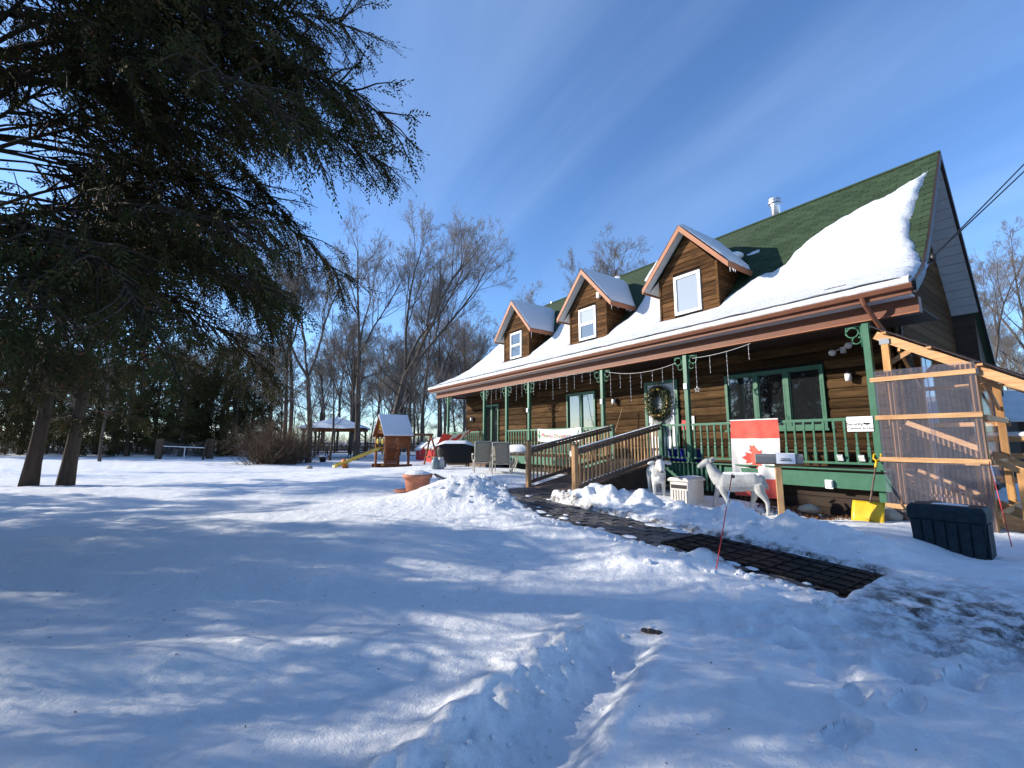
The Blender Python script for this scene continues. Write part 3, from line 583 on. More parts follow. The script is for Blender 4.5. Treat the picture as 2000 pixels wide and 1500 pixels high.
# dormers
def dormer(c, k):
    d = HB(); hw, zb, zt = .99, 5.2, 6.95; apex = 8.12
    d.prism([(c - hw, WB + .02, zb), (c + hw, WB + .02, zb), (c + hw, WB + .02, zt), (c, WB + .02, apex), (c - hw, WB + .02, zt)], (0, 1.9, 0)); D = d.build('dormer', M['gap'], house)
    wz0, wz1, ww = 5.58, 6.86, .46; st = .148; rg = random.Random(k); z = zb
    while z < apex - .1:
        zh = z + st; e = lambda q: hw if q < zt else hw * (apex - q) / (apex - zt)
        segs = [(-e(z), e(z), -e(zh), e(zh))]
        if zh > wz0 and z < wz1: segs = [(-e(z), -ww - .02, -e(zh), -ww - .02), (ww + .02, e(z), ww + .02, e(zh))]
        for l0, r0, l1, r1 in segs:
            mb = HB(); t = .03 + rg.uniform(-.007, .007); mb.prism([(c + l0, WB - t, z + .006), (c + r0, WB - t, z + .006), (c + r1, WB - t + .008, zh - .006), (c + l1, WB - t + .008, zh - .006)], (0, t + .015, 0)); mb.build('board', M['dormer_board'], D)
        if z < zt - .05: mb = HB(); mb.box(c + hw, c + hw + .03 + rg.uniform(-.005, .005), WB - .0, WB + 1.9, z + .006, min(zh, zt) - .006); mb.build('side_board', M['dormer_board'], D)
        if z < zt - .05: mb = HB(); mb.box(c - hw - .03, c - hw, WB - .0, WB + 1.9, z + .006, min(zh, zt) - .006); mb.build('side_board', M['dormer_board'], D)
        z = zh
    for s in (-1, 1): HB().box(c + s * hw - .035, c + s * hw + .035, WB - .05, WB - .002, zb, zt + .02).build('corner_board', M['dormer_board'], D)
    f = HB(); W_ = .085
    f.box(c - ww, c - ww + W_, WB - .07, WB + .01, wz0, wz1); f.box(c + ww - W_, c + ww, WB - .07, WB + .01, wz0, wz1); f.box(c - ww + W_, c + ww - W_, WB - .07, WB + .01, wz1 - W_, wz1); f.box(c - ww + W_, c + ww - W_, WB - .07, WB + .01, wz0, wz0 + W_)
    if k != 0: f.box(c - ww + W_, c + ww - W_, WB - .06, WB + .01, (wz0 + wz1) / 2 - .045, (wz0 + wz1) / 2 + .045)
    f.build('window_frame', M['white'], D)
    g0 = M['pale_pane'] if k == 0 else M['glass']
    if k == 0: HB().box(c - ww + W_, c + ww - W_, WB - .035, WB - .03, wz0 + W_, wz1 - W_).build('pane', g0, D)
    else:
        for lo, hi in ((wz0 + W_, (wz0 + wz1) / 2 - .045), ((wz0 + wz1) / 2 + .045, wz1 - W_)): HB().box(c - ww + W_, c + ww - W_, WB - .035, WB - .03, lo, hi).build('pane', M['pale_pane'] if (k == 1 and lo > 6) else M['glass'], D)
    # roof planes, fascia, soffit, snow
    fb, bb, hr, ez, az = 12.02, 15.2, 1.47, 6.72, 8.40
    for s in (-1, 1):
        r = HB(); r.prism([(c, fb, az), (c + s * hr, fb, ez), (c + s * hr, fb, ez - .09), (c, fb, az - .13)], (0, bb - fb, 0)); r.build('roof_plane', M['shingle_mass'], D)
        q = HB(); q.prism([(c, fb - .03, az + .015), (c + s * (hr + .01), fb - .03, ez + .005), (c + s * (hr + .01), fb - .03, ez - .17), (c, fb - .03, az - .19)], (0, .028, 0)); q.build('rake_fascia', M['fascia'], D)
        HB().box(min(c + s * hr + s * .005, c + s * hr + s * .03), max(c + s * hr + s * .005, c + s * hr + s * .03), fb - .03, 13.7, ez - .17, ez - .0).build('eave_fascia', M['fascia'], D)
        q = HB(); q.add([(c, fb, az - .14), (c + s * hr, fb, ez - .10), (c + s * hr, WB + .0, ez - .10), (c, WB + .0, az - .14)], [(0, 1, 2, 3) if s > 0 else (3, 2, 1, 0)]); q.add([(c + s * hw, WB, ez + .25), (c + s * hr, WB, ez - .10), (c + s * hr, 13.6, ez - .10), (c + s * hw, 13.6, ez + .25)], [(0, 1, 2, 3) if s > 0 else (3, 2, 1, 0)]); q.build('dormer_soffit', M['soffit'], D)
        P = []
        for u in np.linspace(0, 1, 14):
            row = []
            for v in np.linspace(0, 1, 22):
                b = fb - .02 + (15.6 - (9.25 - (az + (ez - az) * u)) / 1.2038 - .03 - fb) * v; t = .11 * min(1, (1 - u) * 9 + .25, v * 14 + .3, (1 - v) * 9) + .015 * float(pnoise(u * 3 + k * 5, v * 5 + s)); t = max(t, .005)
                row.append((c + s * (hr * u + .6 * t), b, az + (ez - az) * u + .8 * t + (.015 if v < .02 else 0)))
            P.append(row if s < 0 else row[::-1])
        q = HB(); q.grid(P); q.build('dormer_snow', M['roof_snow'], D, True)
    if k == 0: q = HB(); lump(q, (c + .8, 13.85, 7.55), .26, 5, .5); q.build('snow_lump', M['snow'], D, True)
    for j in range(4 if k != 1 else 6):
        x = c + hr + .01; b = 12.05 + rg.random() * (.1 if j < 1 else 1.2); h = rg.uniform(.1, .34) if j < 1 else rg.uniform(.03, .12); q = HB(); q.tube([(x, b, ez - .15), (x, b, ez - .15 - h * .5), (x, b, ez - .15 - h)], [.013, .008, .002], 5); q.build('icicle', M['bulb'], D)
    if k == 1: HB().box(c + .62, c + .74, WB - .16, WB - .04, 7.08, 7.3).build('cable_box', M['beige'], D)
for k, c in enumerate(DC): dormer(c, k)
# chimney pipe and ridge vent
mb = MB(); mb.lathe([(.145, 0), (.145, 1.1), (.15, 1.11)], 18); ch = mb.build('flue_pipe', M['steel'], house, True, hl(-6.36, 16.0, 8.7)); mb = MB(); mb.lathe([(.15, 1.1), (.155, 1.18), (.22, 1.195), (.22, 1.26), (.165, 1.27), (.165, 1.3), (.205, 1.31), (.205, 1.36), (.03, 1.42)], 18); mb.build('cap', M['steel'], ch, False)
mb = MB(); mb.lathe([(.09, 0), (.09, .5), (.15, .51), (.15, .64), (.04, .7)], 14); mb.build('vent', M['steel'], house, False, hl(-18.3, 15.95, 8.8))
q = HB()
for k in range(7): q.beam((-3.5 + k * .05, 10.9 + .02 * (k % 3), 4.835 + .008 * (k % 2)), (-3.42 + k * .05, 10.95 + .02 * (k % 2), 4.86), .012, .01)
q.build('dent_slivers', M['bark'], rs)  # dark slivers added to stand for a grey dent in the roof snow
# front windows (green frames) and door
def window(a0, a1, z0, z1, mull, nm='window', fr=.075):
    f = HB(); f.box(a0, a0 + fr, WB - .1, WB + .02, z0, z1); f.box(a1 - fr, a1, WB - .1, WB + .02, z0, z1); f.box(a0 + fr, a1 - fr, WB - .1, WB + .02, z1 - fr, z1); f.box(a0 + fr, a1 - fr, WB - .1, WB + .02, z0, z0 + fr); wdw = f.build(nm, M['green'], house)
    xs = [a0 + fr] + [a0 + (a1 - a0) * t for t in mull] + [a1 - fr]
    for x in xs[1:-1]: HB().box(x - .06, x + .06, WB - .085, WB + .02, z0 + fr, z1 - fr).build('mullion', M['green'], wdw)
    for l, r in zip(xs, xs[1:]):
        l2, r2 = (l if l == xs[0] else l + .06), (r if r == xs[-1] else r - .06); s = .03
        q = HB(); q.box(l2, l2 + s, WB - .055, WB, z0 + fr, z1 - fr); q.box(r2 - s, r2, WB - .055, WB, z0 + fr, z1 - fr); q.box(l2 + s, r2 - s, WB - .055, WB, z1 - fr - s, z1 - fr); q.box(l2 + s, r2 - s, WB - .055, WB, z0 + fr, z0 + fr + s); q.build('sash', M['green'], wdw)
        HB().box(l2 + s, r2 - s, WB - .03, WB - .025, z0 + fr + s, z1 - fr - s).build('pane', M['glass'], wdw)
    HB().box(a0 - .04, a1 + .04, WB - .16, WB - .09, z0 - .05, z0 + .005).build('sill', M['green'], wdw); return wdw
window(-6.58, -4.12, 1.86, 3.42, (.345, .655)); window(-13.28, -11.68, 1.32, 3.48, (.5,)); window(-19.68, -18.34, 1.22, 3.44, (.5,))
f = HB(); f.box(-9.38, -9.28, WB - .1, WB, DECK, 3.52); f.box(-8.22, -8.12, WB - .1, WB, DECK, 3.52); f.box(-9.28, -8.22, WB - .1, WB, 3.42, 3.52); f.build('door_frame', M['green'], house)
door = HB().box(-9.28, -8.22, WB - .06, WB - .01, DECK + .02, 3.42).build('front_door', M['white'], house)
f = HB(); f.box(-9.22, -9.1, WB - .095, WB - .06, DECK + .05, 3.38); f.box(-8.4, -8.28, WB - .095, WB - .06, DECK + .05, 3.38); f.box(-9.1, -8.4, WB - .095, WB - .06, 3.22, 3.38); f.box(-9.1, -8.4, WB - .095, WB - .06, DECK + .05, 1.7); f.build('storm_frame', M['white'], door)
HB().box(-9.1, -8.4, WB - .075, WB - .07, 1.7, 3.22).build('pane', M['pale_pane'], door); q = HB(); q.tube([(-9.17, WB - .1, 2.0), (-9.17, WB - .15, 2.02), (-9.17, WB - .15, 2.14), (-9.17, WB - .1, 2.16)], .012, 6); q.build('handle', M['black'], door)
# deck
deck = HB().box(-21.2, -2.68, 10.78, WB - .05, .8, .93).build('deck', M['dark_plank'], house)
for i in range(11): HB().box(-21.25, -2.66, 10.74 + i * .142, 10.74 + i * .142 + .134, .935, .97).build('deck_plank', M['ramp_rail'], deck)
HB().box(-7.6, -2.66, 10.70, 10.737, .60, .92).build('skirt_board', M['green'], house); HB().box(-7.65, -2.62, 10.655, 10.80, .972, 1.0).build('deck_nosing', M['green'], house)
HB().box(-21.25, -9.75, 10.70, 10.737, .66, .96).build('skirt_board', M['green'], house)
for i in range(3): HB().box(-7.5, -2.75, 10.93 + .01 * i, 10.98 + .01 * i, -.05 + i * .22, .16 + i * .22).build('foundation_plank', M['dark_plank'], house)
HB().box(-21.2, -9.7, 10.93, 10.98, .0, .66).build('foundation_plank', M['dark_plank'], house)
for i in range(15): mb = HB(); a = -7.72 + i * .125; mb.beam((a, 10.66, .3), (a + .0, 10.66, .95), .05, .02, (0, 1, 0)); mb.build('lattice_slat', M['green'], house)
mb = HB(); mb.beam((-7.75, 10.645, .9), (-7.1, 10.645, .55), .09, .03, (0, 1, 0)); mb.build('skirt_brace', M['green'], house)
# posts with scroll brackets
def bracket(P, a, s):
    q = HB(); b = RB; z = 3.93
    c1 = [(a + s * (.07 + .16 + .105 * math.cos(t)), b, z - .16 + .105 * math.sin(t)) for t in np.linspace(2.6, -3.3, 12)]
    c2 = [(a + s * (.07 + .10 + .075 * math.cos(t)), b, z - .33 + .075 * math.sin(t)) for t in np.linspace(1.2, -4.2, 11)]
    q.tube(c1, .017, 5); q.tube(c2, .016, 5); q.tube([(a + s * .08, b, z - .04), (a + s * .34, b, z - .04)], .017, 5); q.tube([(a + s * .33, b, z - .03), (a + s * .34, b, z - .17)], .016, 5); q.tube([c1[0], (a + s * .08, b, z - .28), c2[-1]], .015, 5); q.tube([(a + s * .08, b, z - .03), (a + s * .08, b, z - .48)], .02, 5); q.ell((a + s * .34, b, z - .18), .022, .02, .022, 8, 5); q.build('bracket', M['green'], P, True)
POSTS = [-2.83, -6.88, -9.97, -13.96, -15.55, -17.39, -21.06]
for a in POSTS:
    q = HB(); zb = .02 if a == -2.83 else DECK; q.box(a - .06, a + .06, RB - .06, RB + .06, zb, 3.95); P = q.build('porch_post', M['green'], house); P.modifiers.new('bevel', 'BEVEL').width = .008
    for s in ((-1,) if a == -2.83 else (-1, 1)): bracket(P, a, s)
    if a != -2.83: HB().box(a - .075, a + .075, RB - .075, RB + .075, DECK, DECK + .12).build('post_base', M['green'], P)
# porch railing
bm_ = MB(); rings = [(0, .021), (.05, .021), (.06, .026), (.30, .026), (.33, .015), (.37, .021), (.40, .0145), (.66, .0165), (.70, .021), (.86, .021)]
vs, fs = [], []
for z, r in rings: vs += [(sx * r, sy * r, z) for sx, sy in ((-1, -1), (1, -1), (1, 1), (-1, 1))]
for i in range(len(rings) - 1):
    for j in range(4): fs.append((i * 4 + j, i * 4 + (j + 1) % 4, i * 4 + 4 + (j + 1) % 4, i * 4 + 4 + j))
bal = bm_.add(vs, fs).mesh('baluster', M['green'])
def railing(a0, a1):
    r = HB().box(a0, a1, RB - .03, RB + .03, 1.97, 2.03).build('porch_railing', M['green'], house); HB().box(a0, a1, RB - .022, RB + .022, 1.085, 1.13).build('bottom_rail', M['green'], r)
    n = max(1, round((a1 - a0) / .19)); 
    for i in range(n): place(bal, 'baluster', r, hl(a0 + (a1 - a0) * (i + .5) / n, RB, 1.115))
for a0, a1 in ((-6.82, -2.89), (-7.72, -6.94), (-9.91, -9.62), (-13.9, -10.03), (-15.49, -14.02), (-21.0, -17.45)): railing(a0, a1)
for a in (-7.78, -9.60): HB().box(a - .055, a + .055, RB - .055, RB + .055, .6, 2.08).build('rail_post', M['green'], house)
mb = HB(); 
for i in range(3): mb.box(-17.3, -15.65, 10.3 - .3 * i, 10.72 - .3 * i, .62 - .2 * i - .2, .78 - .2 * i)
mb.build('front_steps', M['ramp_rail'], house)
# wall lamps, flood light, service mast
def walllamp(a, z):
    q = HB(); q.box(a - .05, a + .05, WB - .08, WB - .045, z - .02, z + .14); L_ = q.build('wall_lamp', M['black'], house); q = HB(); q.tube([(a, WB - .07, z + .12), (a, WB - .14, z + .17), (a, WB - .17, z + .13)], .012, 6); q.lathe([(.03, .13), (.075, .1), (.078, .09)], 10, (a, WB - .17, z)); q.build('arm', M['black'], L_); q = HB(); q.lathe([(.062, -.08), (.07, .0), (.066, .09)], 10, (a, WB - .17, z)); q.build('lamp_shade', M['bulb'], L_, True)
for a, z in ((-3.6, 3.02), (-10.69, 2.98), (-20.9, 2.75)): walllamp(a, z)
q = HB(); q.box(-3.72, -3.62, WB - .12, WB - .04, 3.62, 3.76); fl = q.build('flood_light', M['white'], house)
for a, z in ((-3.83, 3.68), (-3.5, 3.8)):
    q = HB(); q.tube([(-3.67, WB - .1, 3.74), (a, WB - .15, z)], .018, 6); q.tube([(a, WB - .13, z), (a + .0, WB - .2, z - .02), (a + .0, WB - .3, z - .06)], [.04, .05, .075], 12); q.build('lamp_head', M['white'], fl, True)
q = HB(); q.tube([(-2.66, 12.5, 5.55), (-2.66, 12.5, 4.0), (-2.66, 12.48, 2.6)], .03, 8); ms = q.build('service_mast', M['black'], house, True); q = HB(); q.ell((-1.97, 12.38, 5.42), .06, .06, .09, 10, 6); q.tube([(-2.66, 12.5, 5.2), (-2.3, 12.45, 5.2), (-1.97, 12.38, 5.36)], .025, 7); q.build('weatherhead', M['black'], ms, True)
cable = thing('power_cable', 'twin black overhead power cable strung from the gable to upper right', 'cable', H(-1.95, 12.38, 5.45))
p0 = Vector((0, 0, 0))
for dz in (0, .13):
    p1 = (at(2130, 180 + dz * 190, 8.6) - H(-1.95, 12.38, 5.45)) * 2.1; q = MB(); q.tube([p0.lerp(p1, t) - Vector((0, 0, .25 * t * (1 - t))) for t in np.linspace(0, 1, 22)], .014, 6); q.build('strand', M['black'], cable)
pe = p1 + H(-1.95, 12.38, 5.45); up = thing('utility_pole', 'wooden utility pole beyond the right edge carrying the house cable', 'pole', (pe.x + .1, pe.y, 0)); q = MB(); q.tube([(0, 0, -.3), (0, 0, 6), (0, 0, pe.z + .8)], [.17, .15, .12], 10); q.build('shaft', M['bark'], up, True); q = MB(); q.beam((0, -.9, pe.z + .3), (0, .9, pe.z + .3), .1, .12); q.build('crossarm', M['old_wood'], up)

# ------------------------------------------------------------------ objects in front of the house
class OB(MB):
    def __init__(s, org): MB.__init__(s); s.org = org
    def mesh(s, name, mats, smooth=False):
        o = s.org
        if not getattr(s, 'done', False): s.v = [(x - o[0], y - o[1], z - o[2]) for x, y, z in s.v]; s.done = True
        return MB.mesh(s, name, mats, smooth)
def hthing(name, label, cat, a, b, z, group=None): return thing(name, label, cat, H(a, b, z), HROT, group), (a, b, z)
# ramp with its two railings
ramp, ro = hthing('wheelchair_ramp', 'wooden ramp with baluster railings leading up to the green porch', 'ramp', -8.67, 9.1, .3)
rzb = lambda b: .34 + .66 * (b - 7.45) / (10.7 - 7.45)
for i in range(23):
    b = 7.45 + i * .143; q = OB(ro); q.prism([(-9.5, b, rzb(b) - .035), (-9.5, b + .136, rzb(b + .136) - .035), (-9.5, b + .136, rzb(b + .136)), (-9.5, b, rzb(b))], (1.66, 0, 0)); q.build('plank', M['ramp_rail'], ramp)
for a in (-9.53, -7.80): q = OB(ro); q.beam((a, 7.4, rzb(7.4) - .1), (a, 10.7, rzb(10.7) - .12), .045, .19); q.build('stringer', M['old_wood'], ramp)
for a, top in ((-9.56, 1.22), (-7.74, 1.12)):
    R_ = OB(ro); R_.beam((a, 7.4, rzb(7.4) + 1.02), (a, 10.74, 2.02), .10, .045); rl = R_.build('top_rail', M['ramp_rail'], ramp)
    q = OB(ro); q.beam((a, 7.4, rzb(7.4) + .93), (a, 10.74, 1.93), .04, .09); q.build('sub_rail', M['ramp_rail'], ramp)
    q = OB(ro); q.beam((a, 7.4, rzb(7.4) + .12), (a, 10.74, 1.12), .04, .09); q.build('bottom_rail', M['ramp_rail'], ramp)
    q = OB(ro); q.beam((a, 7.46, rzb(7.46) + 1.05), (a, 10.6, rzb(10.6) + 1.05), .085, .012); q.build('rail_snow', M['snow'], ramp)
    n = 23
    for i in range(n):
        b = 7.58 + i * (10.62 - 7.58) / (n - 1); q = OB(ro); q.box(a - .055, a - .021, b - .02, b + .02, rzb(b) + .09, rzb(b) + 1.0); q.build('baluster', M['ramp_wood'], ramp)
        if a > -8: q = OB(ro); lump(q, (a - .02, b + .07, rzb(b) + .19), .028, i, .7); q.build('snow_bead', M['snow'], ramp, True)
    q = OB(ro); zg = .18; q.box(a - .06, a + .06, 7.32, 7.44, zg, rzb(7.4) + top); post = q.build('post', M['ramp_wood'], ramp, bevel=.008)
    q = OB(ro); q.box(a - .075, a + .075, 7.305, 7.455, rzb(7.4) + top, rzb(7.4) + top + .03); q.build('post_cap', M['ramp_rail'], post)
    zl = rzb(7.4) + top - .28
    q = OB(ro); q.box(a - .15, a - .065, 7.33, 7.43, zl, zl + .02); q.prism([(a - .16, 7.32, zl + .16), (a - .06, 7.32, zl + .16), (a - .06, 7.32, zl + .23), (a - .13, 7.32, zl + .20)], (0, .12, 0)); q.box(a - .075, a - .063, 7.335, 7.425, zl, zl + .17); q.build('lantern', M['black'], post)
    q = OB(ro); q.box(a - .14, a - .077, 7.345, 7.415, zl + .02, zl + .155); q.build('lantern_glass', M['white'], post)
q = OB(ro); q.add([(-7.77, 7.6, .1), (-7.77, 10.65, .1), (-7.77, 10.65, .86), (-7.77, 7.6, .25)], [(0, 1, 2, 3)]); q.build('ramp_skirt', M['old_wood'], ramp)
# lean-to entry: timber frame with clear corrugated sheets and stairs
lt, lo = hthing('timber_lean_to', 'timber framed entry with clear corrugated plastic walls beside the porch', 'lean-to', -2.1, 11.9, 0)
LA, LBk, LC = 10.72, 12.98, (-2.53, -1.41); rafz = lambda a: 3.66 - (a + 2.64) * .662
lp = {}
for a in LC:
    for b in (LA, LBk): q = OB(lo); zt = rafz(a) - .1; q.box(a - .055, a + .055, b - .055, b + .055, -.1, zt); lp[a, b] = q.build('post', M['lumber'], lt)
for b in (LA - .01, LBk + .01):
    q = OB(lo); q.beam((-2.66, b, rafz(-2.66) - .05), (-.55, b, rafz(-.55) - .05), .05, .15); q.build('rafter', M['lumber_h'], lt)
for b in (11.3, 11.9, 12.45): q = OB(lo); q.beam((-2.66, b, rafz(-2.66) - .05), (-.55, b, rafz(-.55) - .05), .04, .1); q.build('rafter', M['lumber_h'], lt)
for a in (-2.5, -1.9, -1.3, -.7): q = OB(lo); q.box(a - .035, a + .035, LA - .15, LBk + .1, rafz(a) + .04, rafz(a) + .075); q.build('purlin', M['lumber_h'], lt)
q = OB(lo); n = 80; q.grid([[(a, LA - .2 + (LBk + .35 - LA) * i / n, rafz(a) + .10 + .014 * math.sin(i * 1.9)) for i in range(n + 1)] for a in (-2.72, -.48)]); q.build('roof_sheet', M['roof_metal'], lt, True)
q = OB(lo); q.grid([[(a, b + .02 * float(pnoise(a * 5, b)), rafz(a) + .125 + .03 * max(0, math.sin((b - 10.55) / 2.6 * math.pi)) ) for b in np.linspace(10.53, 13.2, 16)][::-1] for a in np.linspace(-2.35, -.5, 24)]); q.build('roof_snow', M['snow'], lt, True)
for z, a0, a1 in ((2.735, -2.80, -1.36), (2.0, -2.78, -1.35), (1.215, -2.78, -1.33), (.36, -2.78, -2.45)):
    q = OB(lo); q.box(a0, a1, LA - .115, LA - .072, z - .042, z + .042); q.build('girt', M['lumber_h'], lt)
for z in (2.6, 1.95, 1.2, .35): q = OB(lo); q.box(-1.352, -1.315, LA, LBk, z - .045, z + .045); q.build('side_girt', M['lumber_h'], lt)
for z in (2.7, 1.9, 1.1): q = OB(lo); q.box(-2.6, -1.3, LBk + .06, LBk + .1, z - .045, z + .045); q.build('rear_girt', M['lumber_h'], lt)
def bra(p, q_): q = OB(lo); q.beam(p, q_, .04, .085); q.build('brace', M['lumber_h'], lt)
bra((-2.53, LA + .1, 3.05), (-2.2, LA + .1, rafz(-2.2) - .12)); bra((-2.5, LBk - .1, 2.9), (-2.2, LBk - .1, rafz(-2.2) - .12)); bra((-1.41, 11.6, rafz(-1.41) - .16), (-1.41, 12.9, 2.2)); bra((-2.53, 11.6, rafz(-2.53) - .16), (-2.53, 12.9, 2.7))
for a, b in lp:
    q = OB(lo); z = rafz(a) - .12; q.box(a - .075, a + .075, b - .062, b - .056, z - .05, z + .06); q.build('bracket_plate', M['steel'], lt)
def corr(p, q_, z0, z1, n):
    s = OB(lo); p, q_ = Vector(p), Vector(q_); d = q_ - p; nn = Vector((-d.y, d.x, 0)).normalized()
    s.grid([[tuple(p + d * (i / n) + nn * (.004 * math.sin(i * math.pi / 2)) + Vector((0, 0, z))) for i in range(n + 1)] for z in (z0, z1)]); return s.build('clear_sheet', M['clear'], lt, True)
corr((-2.74, LA - .09, 0), (-1.95, LA - .09, 0), .10, 2.9, 48); corr((-2.02, LA - .10, 0), (-1.36, LA - .10, 0), .10, 2.91, 42); corr((-1.49, LA + .06, 0), (-1.49, LBk - .06, 0), .75, 2.75, 110)
# stair inside, from the deck down to the right
for b in (11.0, 12.2): q = OB(lo); q.beam((-2.62, b, .88), (-1.05, b, .12), .05, .24); q.build('stringer', M['lumber_h'], lt)
for i in range(4): q = OB(lo); a = -2.45 + i * .36; q.box(a - .16, a + .16, 10.95, 12.25, .76 - i * .2, .80 - i * .2); q.build('tread', M['lumber_h'], lt)
for b in (10.92, 12.3):
    q = OB(lo); q.beam((-2.7, b, 1.95), (-1.0, b, 1.05), .04, .1); q.build('stair_rail', M['lumber_h'], lt)
    q = OB(lo); q.box(-1.1, -1.02, b - .04, b + .04, 0, 1.1); q.build('newel', M['lumber'], lt)
# yellow snow shovel leaning at the corner post
sh = thing('snow_shovel', 'yellow snow shovel leaning upright against the green corner post', 'shovel', H(-2.87, 10.0, gz(H(-2.87, 10, 0).x, H(-2.87, 10, 0).y)), HROT)
q = MB(); top = Vector((.02, .66, 1.02)); bot = Vector((0, .06, .2)); q.tube([bot, bot.lerp(top, .5), top], .016, 8); q.build('shaft', M['ramp_rail'], sh, True)
d = (top - bot).normalized(); q = MB(); t0 = top; q.tube([t0, t0 + d * .05, t0 + d * .1 + Vector((.055, 0, 0)), t0 + d * .2 + Vector((.06, 0, 0)), t0 + d * .22, t0 + d * .2 - Vector((.06, 0, 0)), t0 + d * .1 - Vector((.055, 0, 0)), t0 + d * .05], .017, 8); q.tube([t0 - d * .1, t0 + d * .06], .024, 8); q.build('d_handle', M['yellow'], sh, True)
q = MB(); rows = []
for i in range(9):
    t = i / 8; rows.append([(-.24 + .48 * u, .10 - .16 * math.sin(t * 1.6) * 1 - .02 * abs(u - .5), -.02 + .36 * (1 - t) * 1.0) for u in np.linspace(0, 1, 9)])
q.grid(rows); o = q.build('blade', M['yellow'], sh, True); o.modifiers.new('solid', 'SOLIDIFY').thickness = .008
q = MB(); q.beam((0, .05, .18), (0, .085, .33), .05, .03); q.build('socket', M['yellow'], sh)
# stone and leaves by the foundation
def rock(name, label, p, r, sq, seed, m='stone'):
    q = MB(); lump(q, (0, 0, 0), r, seed, sq); tag(q.build(name, M[m], None, True, p), label, 'stone')
p = H(-2.75, 10.45); rock('foundation_stone', 'pale stone block behind the yellow shovel blade', (p.x, p.y, gz(p.x, p.y) + .1), .24, .6, 2)
p = H(-4.0, 10.5); rock('foundation_stone', 'pale flat stone in the dead leaves near the mailbox post', (p.x, p.y, gz(p.x, p.y) + .1), .2, .55, 9)
q = MB(); rg = random.Random(8)
items = [H(rg.uniform(-4.9, -2.75), min(10.9, rg.gauss(10.35, .22))) for i in range(520)]; gz_many([(p.x, p.y) for p in items])
for p in items:
    z = gz(p.x, p.y) + rg.uniform(.005, .05); s = rg.uniform(.025, .06); t = rg.uniform(0, 6.3); e = Vector((math.cos(t), math.sin(t), rg.uniform(-.5, .5))) * s; f_ = Vector((-math.sin(t), math.cos(t), rg.uniform(-.6, .6))) * s * .6; c = Vector((p.x, p.y, z)); q.add([c - e, c - f_, c + e + Vector((0, 0, .01)), c + f_], [(0, 1, 2), (0, 2, 3)])
tag(q.build('leaf_litter', M['leaf']), 'brown dead leaves lying along the foot of the porch', 'leaves', kind='stuff')
# storage box
p = H(-1.55, 8.56); sb = thing('storage_box', 'dark navy ribbed resin deck box standing before the lean-to', 'storage box', (p.x, p.y, -.03), HROT + R(1))
Wd, Dp, Ht = .375, .245, .56
q = MB(); q.add([(sx * (Wd - .035 * (1 - k)), sy * (Dp - .03 * (1 - k)), k * Ht) for k in (0, 1) for sx, sy in ((-1, -1), (1, -1), (1, 1), (-1, 1))], [(3, 2, 1, 0), (0, 1, 5, 4), (1, 2, 6, 5), (2, 3, 7, 6), (3, 0, 4, 7), (4, 5, 6, 7)]); q.build('body', M['navy'], sb, bevel=.012)
for i in range(6):
    x0 = -.352 + i * .119; q = MB(); q.prism([(x0, -Dp + .02, .04), (x0 + .1, -Dp + .02, .04), (x0 + .1, -Dp - .004, .50), (x0, -Dp - .004, .50)], (0, -.016, 0)); q.build('rib_panel', M['navy'], sb, bevel=.005)
for i in range(2):
    y0 = -.2 + i * .21; q = MB(); q.box(Wd - .02, Wd + .014, y0, y0 + .18, .07, .5); q.build('rib_panel', M['navy'], sb, bevel=.005)
q = MB(); q.add([(sx * Wd * k, sy * Dp * j, z) for k, j, z in ((1.045, 1.07, Ht - .05), (1.045, 1.07, Ht + .10), (.95, .85, Ht + .15)) for sx, sy in ((-1, -1), (1, -1), (1, 1), (-1, 1))], [(3, 2, 1, 0), (0, 1, 5, 4), (1, 2, 6, 5), (2, 3, 7, 6), (3, 0, 4, 7), (4, 5, 9, 8), (5, 6, 10, 9), (6, 7, 11, 10), (7, 4, 8, 11), (8, 9, 10, 11)]); lid = q.build('lid', M['navy'], sb, bevel=.015)
q = MB(); q.box(-.09, .09, -Dp * 1.07 - .012, -Dp * 1.07 + .004, Ht - .01, Ht + .05); q.build('latch', M['navy'], lid, bevel=.004)
q = MB(); q.grid([[(-.15 + .36 * u + .03 * float(pnoise(v * 6, u)), -.10 + .17 * v + .03 * float(pnoise(u * 6, v)), Ht + .152 + .018 * math.sin(u * 3.14) * math.sin(v * 3.14)) for u in np.linspace(0, 1, 12)] for v in np.linspace(0, 1, 8)]); q.build('snow_patch', M['snow'], lid, True)
# animals: voxel-fused bodies
def fuse(mb, name, m, parent, voxel=.014, sm=6):
    o = place(mb.mesh(name + '_base', M[m]), name); r = o.modifiers.new('r', 'REMESH'); r.mode = 'VOXEL'; r.voxel_size = voxel; s = o.modifiers.new('s', 'SMOOTH'); s.iterations = sm; s.factor = .5
    dg = bpy.context.evaluated_depsgraph_get(); me = bpy.data.meshes.new_from_object(o.evaluated_get(dg)); bpy.data.objects.remove(o); me.polygons.foreach_set('use_smooth', [True] * len(me.polygons)); me.materials.clear(); me.materials.append(M[m]); return place(me, name, parent)
pd = at(1443, 1000, 9.45); dz = gz(pd.x, pd.y)
deer = thing('deer_statue', 'grey white deer statue walking left before the hanging flag', 'statue', (pd.x, pd.y, dz - .03), HROT + R(28)); deer.scale = (.92, .92, .92)
q = MB()   # faces -x
q.tube([(-.42, 0, .72), (-.3, 0, .70), (-.1, 0, .69), (.15, 0, .71), (.36, 0, .73), (.5, 0, .70), (.56, 0, .66)], [.15, .215, .215, .205, .205, .17, .07], 16)
q.tube([(-.34, 0, .74), (-.46, 0, .88), (-.53, 0, 1.02), (-.57, 0, 1.10)], [.19, .14, .105, .085], 14)
